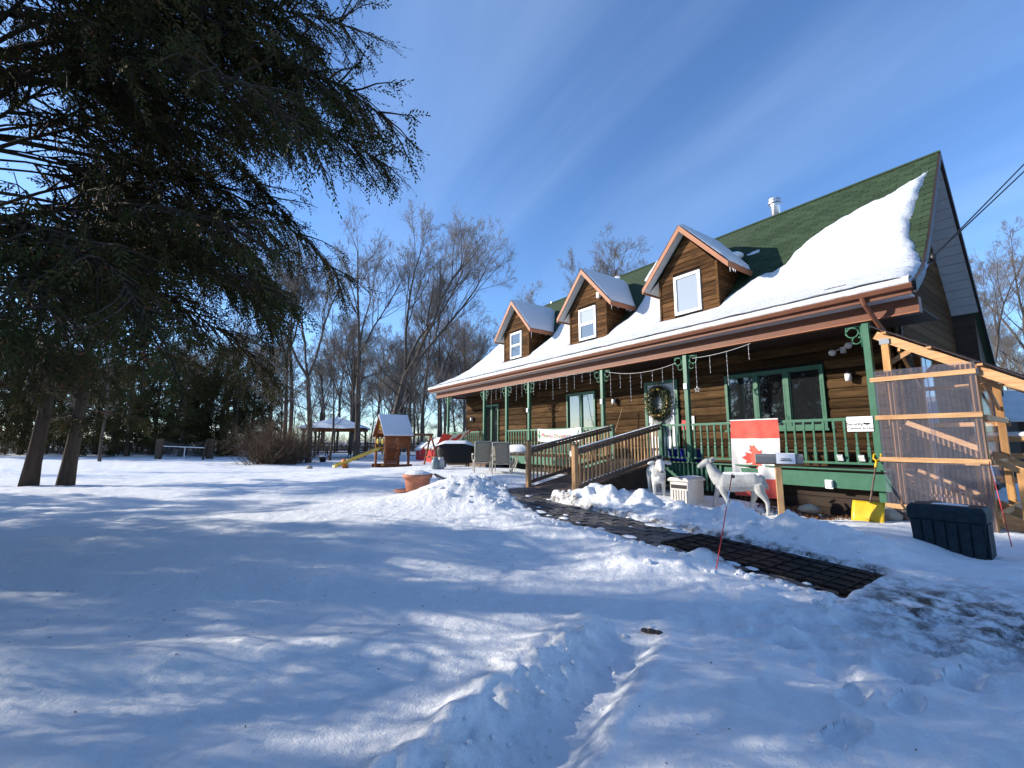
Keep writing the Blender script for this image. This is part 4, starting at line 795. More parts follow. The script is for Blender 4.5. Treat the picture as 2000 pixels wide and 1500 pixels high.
q.tube([(-.53, 0, 1.15), (-.60, 0, 1.16), (-.70, 0, 1.10), (-.79, 0, 1.04), (-.82, 0, 1.025)], [.075, .092, .074, .052, .036], 14)
q.tube([(-.36, .07, .68), (-.40, .08, .5), (-.47, .085, .31), (-.52, .085, .10), (-.55, .085, .0)], [.11, .078, .048, .036, .038], 10)
q.tube([(-.33, -.07, .68), (-.29, -.08, .48), (-.22, -.085, .30), (-.18, -.085, .12), (-.185, -.085, .0)], [.11, .078, .048, .036, .038], 10)
q.tube([(.42, .08, .68), (.37, .09, .5), (.33, .09, .36), (.30, .09, .27), (.23, .09, .1), (.2, .09, 0)], [.15, .105, .066, .048, .035, .037], 10)
q.tube([(.44, -.08, .68), (.46, -.09, .5), (.55, -.09, .37), (.585, -.09, .27), (.58, -.09, .1), (.575, -.09, 0)], [.15, .105, .066, .048, .035, .037], 10)
q.tube([(.55, 0, .72), (.60, 0, .66), (.61, 0, .56)], [.04, .04, .02], 8)
fuse(q, 'body', 'statue', deer)
for s in (-1, 1):
    q = MB(); q.ell((-.49, s * .105, 1.21), .055, .022, .075, 12, 8, Matrix.Rotation(s * .6, 3, 'X') @ Matrix.Rotation(.5, 3, 'Y')); q.build('ear', M['statue'], deer, True)
    q = MB(); q.ell((-.655, s * .055, 1.155), .014, .01, .014, 8, 6); q.build('eye', M['black'], deer, True)
    if s < 0: q = MB(); q.ell((-.5, s * .128, 1.212), .032, .008, .05, 10, 6, Matrix.Rotation(s * .6, 3, 'X') @ Matrix.Rotation(.5, 3, 'Y')); q.build('inner_ear', M['grey'], deer, True)
q = MB(); q.grid([[(x, .15 * math.sin(t), .70 + .02 + (.215 - .02 * abs(x - .1)) * math.cos(t) * .98 + .012) for t in np.linspace(-.75, .75, 9)][::-1] for x in np.linspace(-.28, .46, 16)]); q.build('back_snow', M['snow'], deer, True)
pg = at(1283, 956, 10.5); goat = thing('calf_statue', 'white plaster calf statue facing the camera beside the ramp', 'statue', (pg.x, pg.y, gz(pg.x, pg.y) - .06), R(82)); goat.scale = (1.12, 1.12, 1.12)
q = MB()   # faces -x
q.tube([(-.32, 0, .48), (-.2, 0, .47), (0, 0, .46), (.25, 0, .47), (.4, 0, .46), (.46, 0, .42)], [.12, .16, .165, .16, .14, .06], 16)
q.tube([(-.26, 0, .52), (-.38, 0, .60), (-.45, 0, .66)], [.13, .10, .085], 12); q.tube([(-.42, 0, .70), (-.5, 0, .66), (-.58, 0, .58), (-.62, 0, .53)], [.085, .085, .062, .048], 12)
for x in (-.22, .33):
    for s in (-1, 1): q.tube([(x, s * .08, .42), (x - .01, s * .09, .24), (x, s * .09, .1), (x - .01, s * .09, -.05)], [.075, .048, .036, .04], 10)
q.tube([(-.27, -.1, .3), (-.3, 0, .36), (-.27, .1, .3)], [.06, .09, .06], 10)
fuse(q, 'body', 'pale', goat)
for s in (-1, 1):
    q = MB(); q.ell((-.40, s * .155, .69), .035, .085, .035, 12, 8, Matrix.Rotation(-s * .25, 3, 'X')); q.build('ear', M['pale'], goat, True)
    q = MB(); q.ell((-.535, s * .06, .665), .012, .012, .014, 8, 6); q.build('eye', M['black'], goat, True); q = MB(); q.tube([(-.42, s * .05, .76), (-.43, s * .075, .83)], [.02, .006], 7); q.build('horn', M['grey'], goat, True)
q = MB(); q.ell((-.625, 0, .525), .02, .04, .025, 10, 6); q.build('muzzle', M['grey'], goat, True)
# utility bin with louvred front
pb = at(1343, 977, 10.05); bn = thing('utility_bin', 'beige louvred plastic bin half buried between the two statues', 'bin', (pb.x, pb.y, gz(pb.x, pb.y) - .16), R(38))
q = MB(); q.box(-.33, .33, -.22, .22, 0, .62); q.build('body', M['beige'], bn, bevel=.02)
for i in range(6): q = MB(); q.box(-.355, -.331, -.19 + i * .065, -.15 + i * .065, .04, .42); q.build('louvre', M['beige'], bn, bevel=.004)
q = MB(); q.box(-.335, -.3315, -.19, .19, .45, .53); q.build('slot', M['black'], bn)
q = MB(); q.prism([(-.37, y, z) for y, z in ((-.26, .60), (.26, .60), (.26, .64), (.2, .685), (-.2, .685), (-.26, .64))], (.74, 0, 0)); q.build('lid', M['beige'], bn, bevel=.02)
q = MB(); q.grid([[(-.34 + .68 * u, -.2 + .4 * v, .687 + .015 * math.sin(3.14 * v)) for u in np.linspace(0, 1, 8)] for v in np.linspace(0, 1, 6)]); q.build('lid_snow', M['snow'], bn, True)
# mailbox
pm = at(1528, 1019, 8.25); mz = gz(pm.x, pm.y) - .09; mbx = thing('mailbox', 'grey double mailbox on a square wooden post', 'mailbox', (pm.x, pm.y, mz), HROT + R(30))
q = MB(); q.box(-.05, .05, -.05, .05, -.2, 1.13); q.build('post', M['ramp_wood'], mbx, bevel=.006)
q = MB(); q.box(-.37, .41, -.09, .09, 1.132, 1.15); q.build('shelf', M['old_wood'], mbx)
for x0, x1 in ((-.36, .0), (.03, .40)):
    q = MB(); pr = [(-.085, 1.152), (.085, 1.152), (.085, 1.26)] + [(.085 * math.cos(t), 1.26 + .06 * math.sin(t)) for t in np.linspace(.3, 2.84, 7)] + [(-.085, 1.26)]; q.prism([(x0, y, z) for y, z in pr], (x1 - x0, 0, 0)); q.build('box', M['grey'], mbx)
q = MB(); q.grid([[(-.03 + .30 * u, -.094 - .012 * math.sin(u * 3.1), 1.145 + .18 * v) for u in np.linspace(0, 1, 8)] for v in (0, 1)]); q.grid([[(-.03 + .30 * u, -.094 + .19 * v, 1.326 + .012 * math.sin(v * 3.1)) for u in np.linspace(0, 1, 8)] for v in np.linspace(0, 1, 5)]); ppr = q.build('notice', M['paper'], mbx, True); ppr['label'] = 'pale paper notice wrapped round the mailbox'
for z, l in ((1.235, .16), (1.205, .19)): q = MB(); q.box(.12 - l / 2, .12 + l / 2, -.113, -.109, z - .006, z + .006); q.build('printed_line', M['ink'], mbx)
# red driveway marker
pr_ = at(1396, 1116, 5.05); rd = thing('driveway_marker', 'thin red driveway marker rod stuck in the near snow', 'marker', (pr_.x, pr_.y, gz(pr_.x, pr_.y) - .05))
tip = at(1430, 925, 5.35) - Vector(rd.location); q = MB(); q.tube([(0, 0, 0), tip], .0062, 8); q.build('rod', M['marker'], rd, True)
q = MB(); m_ = tip * .80; q.tube([tip * .66, tip * .82], .0078, 8); q.build('sleeve', M['paper'], rd, True); q = MB(); m_ = tip * .97; q.box(m_.x - .006, m_.x + .034, m_.y - .006, m_.y + .006, m_.z - .018, m_.z + .014); q.build('reflector', M['black'], rd)
p = at(1978, 1075, 6.6); r2 = thing('driveway_marker', 'red marker rod standing at the right picture edge by the lean-to', 'marker', (p.x, p.y, gz(p.x, p.y) - .03)); q = MB(); q.tube([(0, 0, 0), (-.03, .12, 1.25)], .0062, 8); q.build('rod', M['marker'], r2, True); q = MB(); q.tube([(-.02, .08, .95), (-.028, .11, 1.2)], .008, 8); q.build('sleeve', M['paper'], r2, True)
# hanging flag
fl_, fo = hthing('hanging_flag', 'red and white maple leaf flag hanging upright over the porch railing', 'flag', -5.14, 10.72, .28)
def fy(x, z): return 10.735 - .085 * math.sin(x * 9 + z * 1.5) * (2.15 - z) * .6 - .02 * math.sin(x * 19 + z * 2.3) * (2.2 - z) - .10 * (2.05 - z) * .3
def fx(u, z): return -5.68 + 1.09 * u - .03 * math.sin(z * 3) * (u - .5) + .03 * (2.05 - z) * (.5 - u) * 1.6
def flagpart(z0, z1, m, nm):
    q = OB(fo); q.grid([[(fx(u, z), fy(u, z), z + .02 * math.sin(u * 3.1) * (z - 2.05) * .5) for u in np.linspace(0, 1, 28)] for z in np.linspace(z0, z1, 14)]); return q.build(nm, m, fl_, True)
flagpart(.28, .70, M['flag_red'], 'red_band'); flagpart(.70, 1.62, M['flag_white'], 'white_field'); flagpart(1.62, 2.05, M['flag_red'], 'red_band'); q = OB(fo); q.box(-5.69, -4.58, 10.72, 10.755, 2.05, 2.075); q.build('header', M['flag_white'], fl_)
LEAF = [(0, 1), (.18, .66), (.37, .76), (.28, .28), (.52, .52), (.58, .40), (.86, .45), (.77, .18), (.90, .10), (.46, -.27), (.52, -.44), (.04, -.36), (.05, -.8)]
LEAF = LEAF + [(-x, y) for x, y in LEAF[::-1] if x > 0]
def leafmesh(mapf, cls, org, s=.36):
    import mathutils.geometry as G
    pts = []
    for i, (x, y) in enumerate(LEAF):
        x2, y2 = LEAF[(i + 1) % len(LEAF)]
        for k in range(3): pts.append((x + (x2 - x) * k / 3, y + (y2 - y) * k / 3))
    gr = [(x, y) for x in np.arange(-.9, .91, .12) for y in np.arange(-.8, 1.01, .12)]
    n0 = len(pts); res = G.delaunay_2d_cdt([Vector(p) for p in pts + gr], [], [list(range(n0))], 1, 1e-5); q = cls(org) if org else cls()
    q.add([mapf(v.x * s, v.y * s) for v in res[0]], [tuple(f) for f in res[2]]); return q
q = leafmesh(lambda x, y: (fx(.52 - y / 1.09, 1.16 + x), fy(.52 - y / 1.09, 1.16 + x) - .006, 1.16 + x), OB, fo); q.build('maple_leaf', M['flag_red'], fl_, True)
# security sign, banner
sg, so_ = hthing('security_sign', 'white security camera sign on the porch rail by the corner post', 'sign', -3.06, 10.77, 1.74)
q = OB(so_); q.box(-3.29, -2.86, 10.755, 10.765, 1.745, 2.045); q.build('plate', M['white'], sg, bevel=.003)
textmesh('lettering', 'Security', .085, M['ink'], sg, (-.10, -.018, .155), (R(90), 0, 0), align='CENTER'); textmesh('lettering', 'Cameras In Use', .065, M['ink'], sg, (-.015, -.018, .07), (R(90), 0, 0))
q = OB(so_); q.box(-3.00, -2.91, 10.748, 10.754, 1.885, 1.915); q.prism([(-3.02, 10.748, 1.9), (-2.99, 10.748, 1.925), (-2.99, 10.748, 1.88)], (0, .006, 0)); q.box(-2.965, -2.95, 10.748, 10.754, 1.865, 1.885); q.build('camera_icon', M['ink'], sg)
bn_, bo = hthing('christmas_banner', 'white printed banner hung along the porch rail left of the ramp', 'banner', -12.15, 10.76, 1.55)
q = OB(bo); q.grid([[(-13.34 + 2.38 * u, 10.765 - .02 * math.sin(u * 9), z - .06 * math.sin(u * 3.14)) for u in np.linspace(0, 1, 24)] for z in (1.56, 1.8, 2.04)]); q.build('cloth', M['flag_white'], bn_, True)
x = -.92
for i, chs in enumerate('Merry Christmas'):
    w = .07 if chs in 'rits' else (.05 if chs == ' ' else .125)
    if chs == 'm': w = .15
    u = (x + .05 + 1.19) / 2.38
    if chs != ' ': textmesh('letter', chs, .24, M['print_red' if i % 2 == 0 else 'print_green'], bn_, (x + w / 2, -.035, .25 - .06 * math.sin(u * 3.14)), (R(90), 0, 0))
    x += w + .012
for s in (-1, 1): q = MB(); [q.ell((s * 1.08 + dx_, -.012, .25 + dz_), .03, .012, .07, 8, 6) for dx_, dz_ in ((0, .1), (-.04, -.02), (.04, -.04), (0, -.12))]; q.build('holly_print', M['print_green'], bn_, True)
# things on the porch
bb_, bo2 = hthing('blue_tub', 'dark blue plastic tub on the porch behind the railing', 'tub', -7.3, 11.25, .975)
q = MB(); q.add([(sx * (.36 + .04 * k), sy * (.2 + .03 * k), k * .33) for k in (0, 1) for sx, sy in ((-1, -1), (1, -1), (1, 1), (-1, 1))], [(3, 2, 1, 0), (0, 1, 5, 4), (1, 2, 6, 5), (2, 3, 7, 6), (3, 0, 4, 7)]); q.build('body', M['blue'], bb_, bevel=.02); q = MB(); q.box(-.43, .43, -.25, .25, .32, .36); q.build('rim', M['blue'], bb_, bevel=.01)
for i in range(6): q = MB(); q.box(-.33 + i * .125, -.29 + i * .125, -.245, -.2, .03, .3); q.build('rib', M['blue'], bb_)
for a, w, h, lab, c, mm in ((-7.0, .16, .3, 'red notice box fixed to the wall right of the door', 'box', 'toy_red'), (-6.75, .2, .42, 'white paper notice on the wall left of the big window', 'notice', 'paper')):
    q = HB(); a_ = a - .95; q.box(a_ - w / 2, a_ + w / 2, WB - .075, WB - .055, 1.9, 1.9 + h); q.v = [(x, y, z) for x, y, z in q.v]; o = q.mesh('wall_notice', M[mm]); t_ = thing('wall_notice', lab, c, house.location, HROT); place(o, 'panel', t_)
p = H(-10.5, 11.6); br = thing('porch_broom', 'long handled broom leaning by the porch post above the ramp', 'broom', (p.x, p.y, .975), HROT); q = MB(); q.tube([(0, 0, .15), (.45, .3, 1.75)], .014, 7); q.build('handle', M['ramp_wood'], br, True); q = MB(); q.prism([(-.16, -.03, 0), (.12, -.03, 0), (.05, -.03, .2), (-.06, -.03, .2)], (0, .06, 0)); q.build('head', M['leaf'], br)
def tapered(name, lab, cat, a, b, z):
    t, o = hthing(name, lab, cat, a, b, z); return t, o
wr, wo_ = hthing('door_wreath', 'large evergreen wreath with gold bow hanging on the front door', 'wreath', -8.79, WB - .16, 2.3)
q = MB(); rg = random.Random(4)
for i in range(2200):
    t = rg.uniform(0, 6.283); ph = rg.uniform(0, 6.283); rr_ = .155 * rg.uniform(.3, 1.15); c = Vector(((.37 + rr_ * math.cos(ph)) * math.cos(t), -.02 + .8 * rr_ * math.sin(ph), .5 + (.42 + rr_ * math.cos(ph)) * math.sin(t))); d = Vector((rg.uniform(-1, 1), rg.uniform(-1, .4), rg.uniform(-1, 1))).normalized() * .085; s = d.cross(Vector((.3, 1, .2))).normalized() * .016; q.add([c, c + d * .5 + s, c + d, c + d * .5 - s], [(0, 1, 2, 3)])
q.build('greenery', M['wreath'], wr)
q = MB()
for i in range(26): t = rg.uniform(0, 6.283); q.ell((.4 * math.cos(t), -.11, .5 + .45 * math.sin(t)), .022, .022, .022, 8, 6)
q.build('baubles', M['gold'], wr, True)
for z in (.93, .08):
    q = MB(); 
    for s in (-1, 1): q.ell((s * .08, -.12, z), .075, .03, .045, 10, 6, Matrix.Rotation(s * .3, 3, 'Y'))
    q.ell((0, -.13, z), .03, .03, .03, 8, 6); q.build('bow', M['gold'], wr, True)
q = MB(); q.tube([(0, .0, 1.0), (0, .02, 1.2)], .012, 5); q.build('hanger', M['toy_red'], wr)
# solar lamps clipped on balusters, skirt box
for i, (a, lab) in enumerate(((-3.46, 'white solar lamp on the railing, farther from the corner post'), (-3.1, 'white solar lamp on the railing, nearest the corner post'))):
    t, o = hthing('solar_lamp', lab, 'lamp', a, 10.77, 1.15, 'solar lamps on the porch railing'); q = MB(); q.prism([(-.05, -.05, .1), (.05, -.05, .1), (.05, .02, .0), (-.05, .02, .0)], (0, .02, .03)); q.build('housing', M['white'], t, bevel=.005); q = MB(); q.prism([(-.04, -.052, .118), (.04, -.052, .118), (.04, .0, .045), (-.04, .0, .045)], (0, -.004, .003)); q.build('panel', M['grey'], t)
t, o = hthing('outlet_box', 'small white outlet box on the green skirt board', 'outlet', -3.67, 10.66, .6); q = MB(); q.box(-.07, .07, 0, .035, -.02, .16); q.build('base', M['white'], t, bevel=.006); q = MB(); q.prism([(-.06, 0, .02), (.06, 0, .02), (.06, 0, .15), (-.06, 0, .15)], (0, -.035, 0)); q.build('cover', M['white'], t, bevel=.01)
for i, (a, z, lab) in enumerate(((-14.0, 2.8, 'small white lantern high on the post left of the banner'), (-6.88, 3.05, 'white plate on the porch post right of the door'), (-9.97, 2.86, 'white plate on the porch post left of the door'))):
    t, o = hthing('post_plate', lab, 'plate', a, 10.765, z); q = MB(); q.box(-.05, .05, -.03, .0, -.08, .08); q.build('plate', M['white'], t, bevel=.006); q = MB(); q.ell((0, -.03, 0), .03, .012, .03, 10, 6); q.build('dome', M['bulb'], t, True)
# string lights
def lights(name, lab, pts, drops, star=None):
    c = pts[0]; t, o = hthing(name, lab, 'string lights', c[0], c[1], c[2]); q = OB(o); q.tube(pts, .0045, 5); q.build('cord', M['wire'], t)
    for (a, b, z, l) in drops:
        q = OB(o); q.tube([(a, b, z), (a + .01 * math.sin(a * 30), b, z - l * .5), (a, b, z - l)], .003, 5); q.build('drop_wire', M['wire'], t); q = OB(o); n_ = max(1, int(l / .12))
        for k in range(n_): q.ell((a, b, z - l * (k + 1) / n_), .009, .009, .015, 6, 5)
        q.build('bulbs', M['bulb'], t, True)
    if star:
        q = OB(o); a, b, z = star; pp = [(a + .085 * (1 if k % 2 == 0 else .4) * math.sin(k * math.pi / 5), b, z + .085 * (1 if k % 2 == 0 else .4) * math.cos(k * math.pi / 5)) for k in range(11)]; q.tube(pp, .007, 5); q.build('star', M['bulb'], t)
b = 10.70; cat_ = lambda a0, a1, z0, z1, s, n=16: [(a0 + (a1 - a0) * u, b, z0 + (z1 - z0) * u - s * 4 * u * (1 - u)) for u in np.linspace(0, 1, n)]
c1 = cat_(-9.7, -7.1, 3.82, 3.72, .16); f1 = lambda a: float(np.interp(a, [p[0] for p in c1], [p[2] for p in c1]))
lights('icicle_lights', 'icicle light string sagging between two posts before the door', c1, [(a, b, f1(a), l) for a, l in ((-9.5, .75), (-9.1, .45), (-8.7, .85), (-8.3, .45), (-7.9, .3), (-7.55, .4), (-7.2, 1.1))])
c1 = cat_(-6.6, -5.05, 3.78, 3.9, .05); f2 = lambda a: float(np.interp(a, [p[0] for p in c1], [p[2] for p in c1]))
lights('icicle_lights', 'icicle light string with a star above the big window', c1, [(a, b, f2(a), l) for a, l in ((-6.5, .78), (-6.1, .45), (-5.65, .85), (-5.1, .36))], (-6.5, b, 2.92))
c1 = [(a, b, 3.93 - .02 * abs(math.sin(a * 5))) for a in np.linspace(-17.2, -10.2, 60)]
lights('icicle_lights', 'icicle light string running along the beam left of the ramp', c1, [(a, b, 3.92, random.Random(int(-a * 100)).uniform(.25, .8)) for a in np.linspace(-17, -10.4, 18)])

# ------------------------------------------------------------------ the yard left of the house
def gthing(name, label, cat, px, py, Y, rz=0, dz=0, group=None):
    p = at(px, py, Y); return thing(name, label, cat, (p.x, p.y, gz(p.x, p.y) + dz), rz, group)
# terracotta planter
t = gthing('planter', 'large terracotta planter full of snow standing on the lawn', 'planter', 815, 958, 10.6); t.scale = (.9, .9, .95)
q = MB(); q.lathe([(.27, -.1), (.30, .12), (.32, .22), (.315, .24), (.34, .36), (.385, .365), (.39, .46), (.35, .46), (.345, .36)], 30, cap=False); q.build('pot', M['terracotta'], t, True); q = MB(); q.grid([[(.355 * u * math.cos(w), .355 * u * math.sin(w), .455 + .1 * (1 - u * u) + .03 * float(pnoise(u * 4 * math.cos(w) + 3, u * 4 * math.sin(w)))) for w in np.linspace(0, 6.2832, 26)] for u in np.linspace(0, 1, 9)]); q.build('snow_fill', M['snow'], t, True)
q = MB(); q.lathe([(.36, .02), (.4, .05), (.4, .06), (.1, .04)], 26, (-.25, .1, .0)); q.build('saucer', M['terracotta'], t, True)
for i in range(6): q = MB(); q.tube([(.2, -.1 + i * .05, .4), (.45, -.15 + i * .05, .46), (.75 + .05 * i, -.25 + i * .06, .22)], .008, 5); q.build('stem', M['twig'], t)
# patio chairs seen from behind
def chair(px, Y, rz, lab):
    t = gthing('patio_chair', lab, 'chair', px, 920, Y, rz, 0, 'sling patio chairs')
    for s in (-1, 1):
        q = MB(); q.tube([(s * .29, -.38, 0), (s * .29, -.22, .36), (s * .28, -.32, .75), (s * .27, -.42, 1.05)], .018, 7); q.build('back_frame', M['frame'], t, True)
        q = MB(); q.tube([(s * .3, .42, 0), (s * .3, .36, .4), (s * .3, -.22, .36)], .018, 7); q.build('front_leg', M['frame'], t, True)
        q = MB(); q.tube([(s * .33, .36, .38), (s * .34, .40, .58), (s * .34, .2, .62), (s * .33, -.28, .60)], .02, 7); q.build('armrest', M['frame'], t, True)
    q = MB(); q.grid([[(-.265 + .53 * u, -.22 - .2 * v * v - .015 * math.sin(3.14 * u), .36 + .68 * v) for u in np.linspace(0, 1, 7)] for v in np.linspace(0, 1, 9)]); o = q.build('back_sling', M['sling'], t, True); o.modifiers.new('s', 'SOLIDIFY').thickness = .006
    q = MB(); q.grid([[(-.265 + .53 * u, -.22 + .58 * v, .37 - .03 * math.sin(3.14 * u)) for u in np.linspace(0, 1, 7)] for v in np.linspace(0, 1, 7)]); o = q.build('seat_sling', M['sling'], t, True); o.modifiers.new('s', 'SOLIDIFY').thickness = .006
    q = MB(); q.tube([(-.28, -.24, .33), (.28, -.24, .33)], .016, 6); q.tube([(-.27, -.42, 1.05), (.27, -.42, 1.05)], .016, 6); q.build('cross_bar', M['frame'], t)
    q = MB(); q.grid([[(-.24 + .48 * u, -.18 + .5 * v, .385 + .05 * math.sin(3.14 * u) * math.sin(3.14 * v)) for u in np.linspace(0, 1, 8)] for v in np.linspace(0, 1, 8)]); q.build('seat_snow', M['snow'], t, True)
chair(942, 15.4, R(8), 'tan sling patio chair next to the covered grill'); chair(981, 15.0, R(-6), 'tan sling patio chair next to the snow covered table')
t = gthing('patio_table', 'round patio table under a thick cap of snow', 'table', 1018, 918, 15.8)
q = MB(); q.lathe([(.62, .66), (.64, .68), (.64, .70), (.6, .71)], 28); q.build('table_top', M['frame'], t)
q = MB(); q.grid([[(.66 * u * math.cos(w), .66 * u * math.sin(w), .71 + .24 * (1 - u ** 5) + .02 * float(pnoise(3 * u * math.cos(w), 3 * u * math.sin(w)))) for w in np.linspace(0, 6.2832, 30)] for u in np.linspace(0, 1, 10)]); q.build('snow_cap', M['snow'], t, True)
for k in range(4): w = k * 1.571 + .6; q = MB(); q.tube([(.2 * math.cos(w), .2 * math.sin(w), .66), (.25 * math.cos(w), .25 * math.sin(w), .35), (.5 * math.cos(w), .5 * math.sin(w), -.05)], .022, 6); q.build('leg', M['frame'], t)
# covered grill, tank
t = gthing('covered_grill', 'barbecue grill under a black cover with snow on top', 'grill', 890, 911, 18.6, R(-6)); t.scale = (1, 1, .86)
P = []
for v in range(9):
    k = v / 8; row = []
    for w in np.linspace(0, 6.2832, 33):
        cx, sy = math.copysign(abs(math.cos(w)) ** .45, math.cos(w)), math.copysign(abs(math.sin(w)) ** .45, math.sin(w)); wx = .83 - .22 * max(0, k - .72) / .28 * .5 - .1 * (1 - k) ; z = .22 + .93 * k - .12 * max(0, abs(cx) - .62) * (k > .7) * 2; row.append((cx * wx * (1 + .012 * float(pnoise(w * 3, k * 4))), sy * (.36 - .06 * k), z))
    P.append(row)
q = MB(); q.grid([r[::-1] for r in P]); q.add(P[-1][:-1], [tuple(range(32))[::-1]]); q.build('cover', M['cover'], t, True)
q = MB(); q.grid([[(-.80 + 1.6 * u, -.33 + .66 * v, 1.13 - .13 * max(0, abs(2 * u - 1) - .55) * 2 + .15 * (1 - abs(2 * u - 1) ** 6) * (1 - abs(2 * v - 1) ** 4)) for u in np.linspace(0, 1, 24)] for v in np.linspace(0, 1, 12)]); q.build('snow_cap', M['snow'], t, True)
for sx in (-.5, .5):
    for sy in (-.22, .22): q = MB(); q.beam((sx, sy, -.05), (sx, sy, .3), .05, .05); q.build('leg', M['old_wood'], t)
q = MB(); q.box(-.55, .55, -.25, .25, .16, .22); q.build('shelf', M['old_wood'], t)
def tank(px, Y, lab, m):
    t = gthing('propane_tank', lab, 'tank', px, 913, Y, 0, 0, 'propane tanks'); q = MB(); q.lathe([(.10, .0), (.145, .03), (.155, .1), (.155, .3), (.13, .37), (.05, .4)], 18); q.build('cylinder', M[m], t, True); q = MB(); q.lathe([(.1, .37), (.1, .47), (.095, .47), (.095, .37)], 14, cap=False); q.tube([(0, 0, .38), (0, 0, .45)], .02, 7); q.build('collar', M[m], t); q = MB(); q.lathe([(.11, -.03), (.11, .03)], 14, cap=False); q.build('foot_ring', M[m], t)
tank(850, 17.5, 'grey propane tank left of the covered grill', 'tank'); tank(861, 17.7, 'pale propane tank touching the covered grill', 'soffit')
# waving flag behind the grill
t = gthing('draped_flag', 'red and white maple leaf flag stretched slanting behind the grill', 'flag', 885, 890, 20.2); base = Vector(t.location)
c00, c10, c01, c11 = [at(px, py, Y) - base for px, py, Y in ((852, 872, 19.4), (915, 848, 20.8), (866, 846, 19.4), (936, 833, 20.8))]
def fpt(u, v): p = c00.lerp(c10, u).lerp(c01.lerp(c11, u), v); return p + Vector((0, 0, -.18 * math.sin(3.14 * u) + .05 * math.sin(u * 8 + v * 3) + .12 * u * (1 - u)))
for u0, u1, m in ((0, .25, 'red'), (.25, .75, 'flag_white'), (.75, 1, 'red')): q = MB(); q.grid([[tuple(fpt(u, v)) for u in np.linspace(u0, u1, 10)] for v in np.linspace(0, 1, 8)]); q.build('white_field' if m != 'red' else 'red_band', M[m], t, True)
q = leafmesh(lambda x, y: tuple(fpt(.5 + x / 1.6, .5 + y) + Vector((0, -.02, .012))), MB, None, .36); q.build('maple_leaf', M['red'], t, True)
for p in (c00, c11): q = MB(); q.tube([p, (p.x, p.y, -.1)], .02, 6); q.build('pole', M['old_wood'], t)
# toy house
def toyhouse(px, Y, s, rz, lab):
    t = gthing('toy_house', lab, 'playhouse', px, 912, Y, rz, 0, 'red plastic playhouses'); q = MB(); w, d, h = .62 * s, .55 * s, .95 * s
    q.prism([(-w, -d, 0), (w, -d, 0), (w, -d, h), (0, -d, h * 1.55), (-w, -d, h)], (0, 2 * d, 0)); q.build('body', M['toy_red'], t, bevel=.02)
    for sg_ in (-1, 1): q = MB(); q.prism([(0, -d - .08, h * 1.6), (sg_ * (w + .1 * s), -d - .08, h * .95), (sg_ * (w + .1 * s), -d - .08, h * .87), (0, -d - .08, h * 1.52)], (0, 2 * d + .16, 0)); q.build('roof_slope', M['frame'], t); q = MB(); q.prism([(0, -d - .08, h * 1.66), (sg_ * (w + .1 * s), -d - .08, h * 1.01), (sg_ * (w + .1 * s), -d - .08, h * .955), (0, -d - .08, h * 1.605)], (0, 2 * d + .16, 0)); q.build('roof_snow', M['snow'], t)
    q = MB(); q.box(-.2 * s, .2 * s, -d - .02, -d - .002, .05, .78 * s); q.build('door', M['toy_green'], t); q = MB(); q.box(w + .002, w + .02, -.25 * s, .25 * s, .4 * s, .75 * s); q.build('shutter', M['toy_green'], t)
toyhouse(857, 32.5, 1.15, R(38), 'red playhouse with snowy roof behind the propane tanks'); toyhouse(829, 35.5, .9, R(35), 'small red playhouse under the swing frame')
# wooden play set with slide and swing beam
t = gthing('play_set', 'brown wooden play tower with yellow slide and swing beam', 'play set', 765, 911, 27.5, R(38))
TW = .75
for sx in (-1, 1):
    for sy in (-1, 1): q = MB(); q.box(sx * TW - .06, sx * TW + .06, sy * TW - .06, sy * TW + .06, -.1, 2.1); q.build('post', M['play_wood'], t)
for i in range(7):
    z = 1.3 + i * .12
    q = MB(); q.box(TW - .05, TW - .02, -TW, TW, z, z + .11); q.box(-TW, TW, -TW + .0, -TW + .03, z, z + .11); q.build('wall_plank', M['play_wood'], t)
for i in range(9): z = -.02 + i * .13; q = MB(); q.box(-.2, TW, TW - .04, TW - .01, z, z + .12); q.build('wall_plank', M['play_wood'], t)
q = MB(); q.box(-TW, TW, -TW, TW, 1.2, 1.26); q.build('platform', M['play_wood'], t)
q = MB(); q.prism([(-TW - .02, -TW - .05, 2.1), (-TW - .02, TW + .05, 2.1), (-TW - .02, 0, 3.15)], (.05, 0, 0)); q.build('gable', M['play_wood'], t); q = MB(); q.prism([(TW - .03, -TW - .05, 2.1), (TW - .03, TW + .05, 2.1), (TW - .03, 0, 3.15)], (.05, 0, 0)); q.build('gable', M['play_wood'], t)
for s in (-1, 1):
    q = MB(); q.prism([(-TW - .2, 0, 3.2), (-TW - .2, s * (TW + .2), 1.95), (-TW - .2, s * (TW + .2), 1.89), (-TW - .2, 0, 3.13)], (2 * TW + .4, 0, 0)); q.build('roof_slope', M['play_wood'], t)
    q = MB(); q.prism([(-TW - .2, 0, 3.3), (-TW - .2, s * (TW + .2), 2.04), (-TW - .2, s * (TW + .2), 1.955), (-TW - .2, 0, 3.205)], (2 * TW + .4, 0, 0)); q.build('roof_snow', M['snow'], t)
q = MB()
for zz in (2.35, 2.55, 2.75): q.box(-TW - .06, -TW - .035, -.25, .25, zz, zz + .03)
for yy in (-.25, 0, .22): q.box(-TW - .06, -TW - .035, yy, yy + .03, 2.35, 2.78)
q.build('window_grid', M['slide'], t)
q = MB(); P = [[(-TW - 2.7 * u - .05, -.05 - .25 * math.cos(w) , 1.32 - 1.15 * u - .16 * math.sin(w) + .12 * u * u) for w in np.linspace(0, 3.14, 8)] for u in np.linspace(0, 1, 14)]; q.grid(P); o = q.build('slide', M['slide'], t, True); o.modifiers.new('s', 'SOLIDIFY').thickness = .03
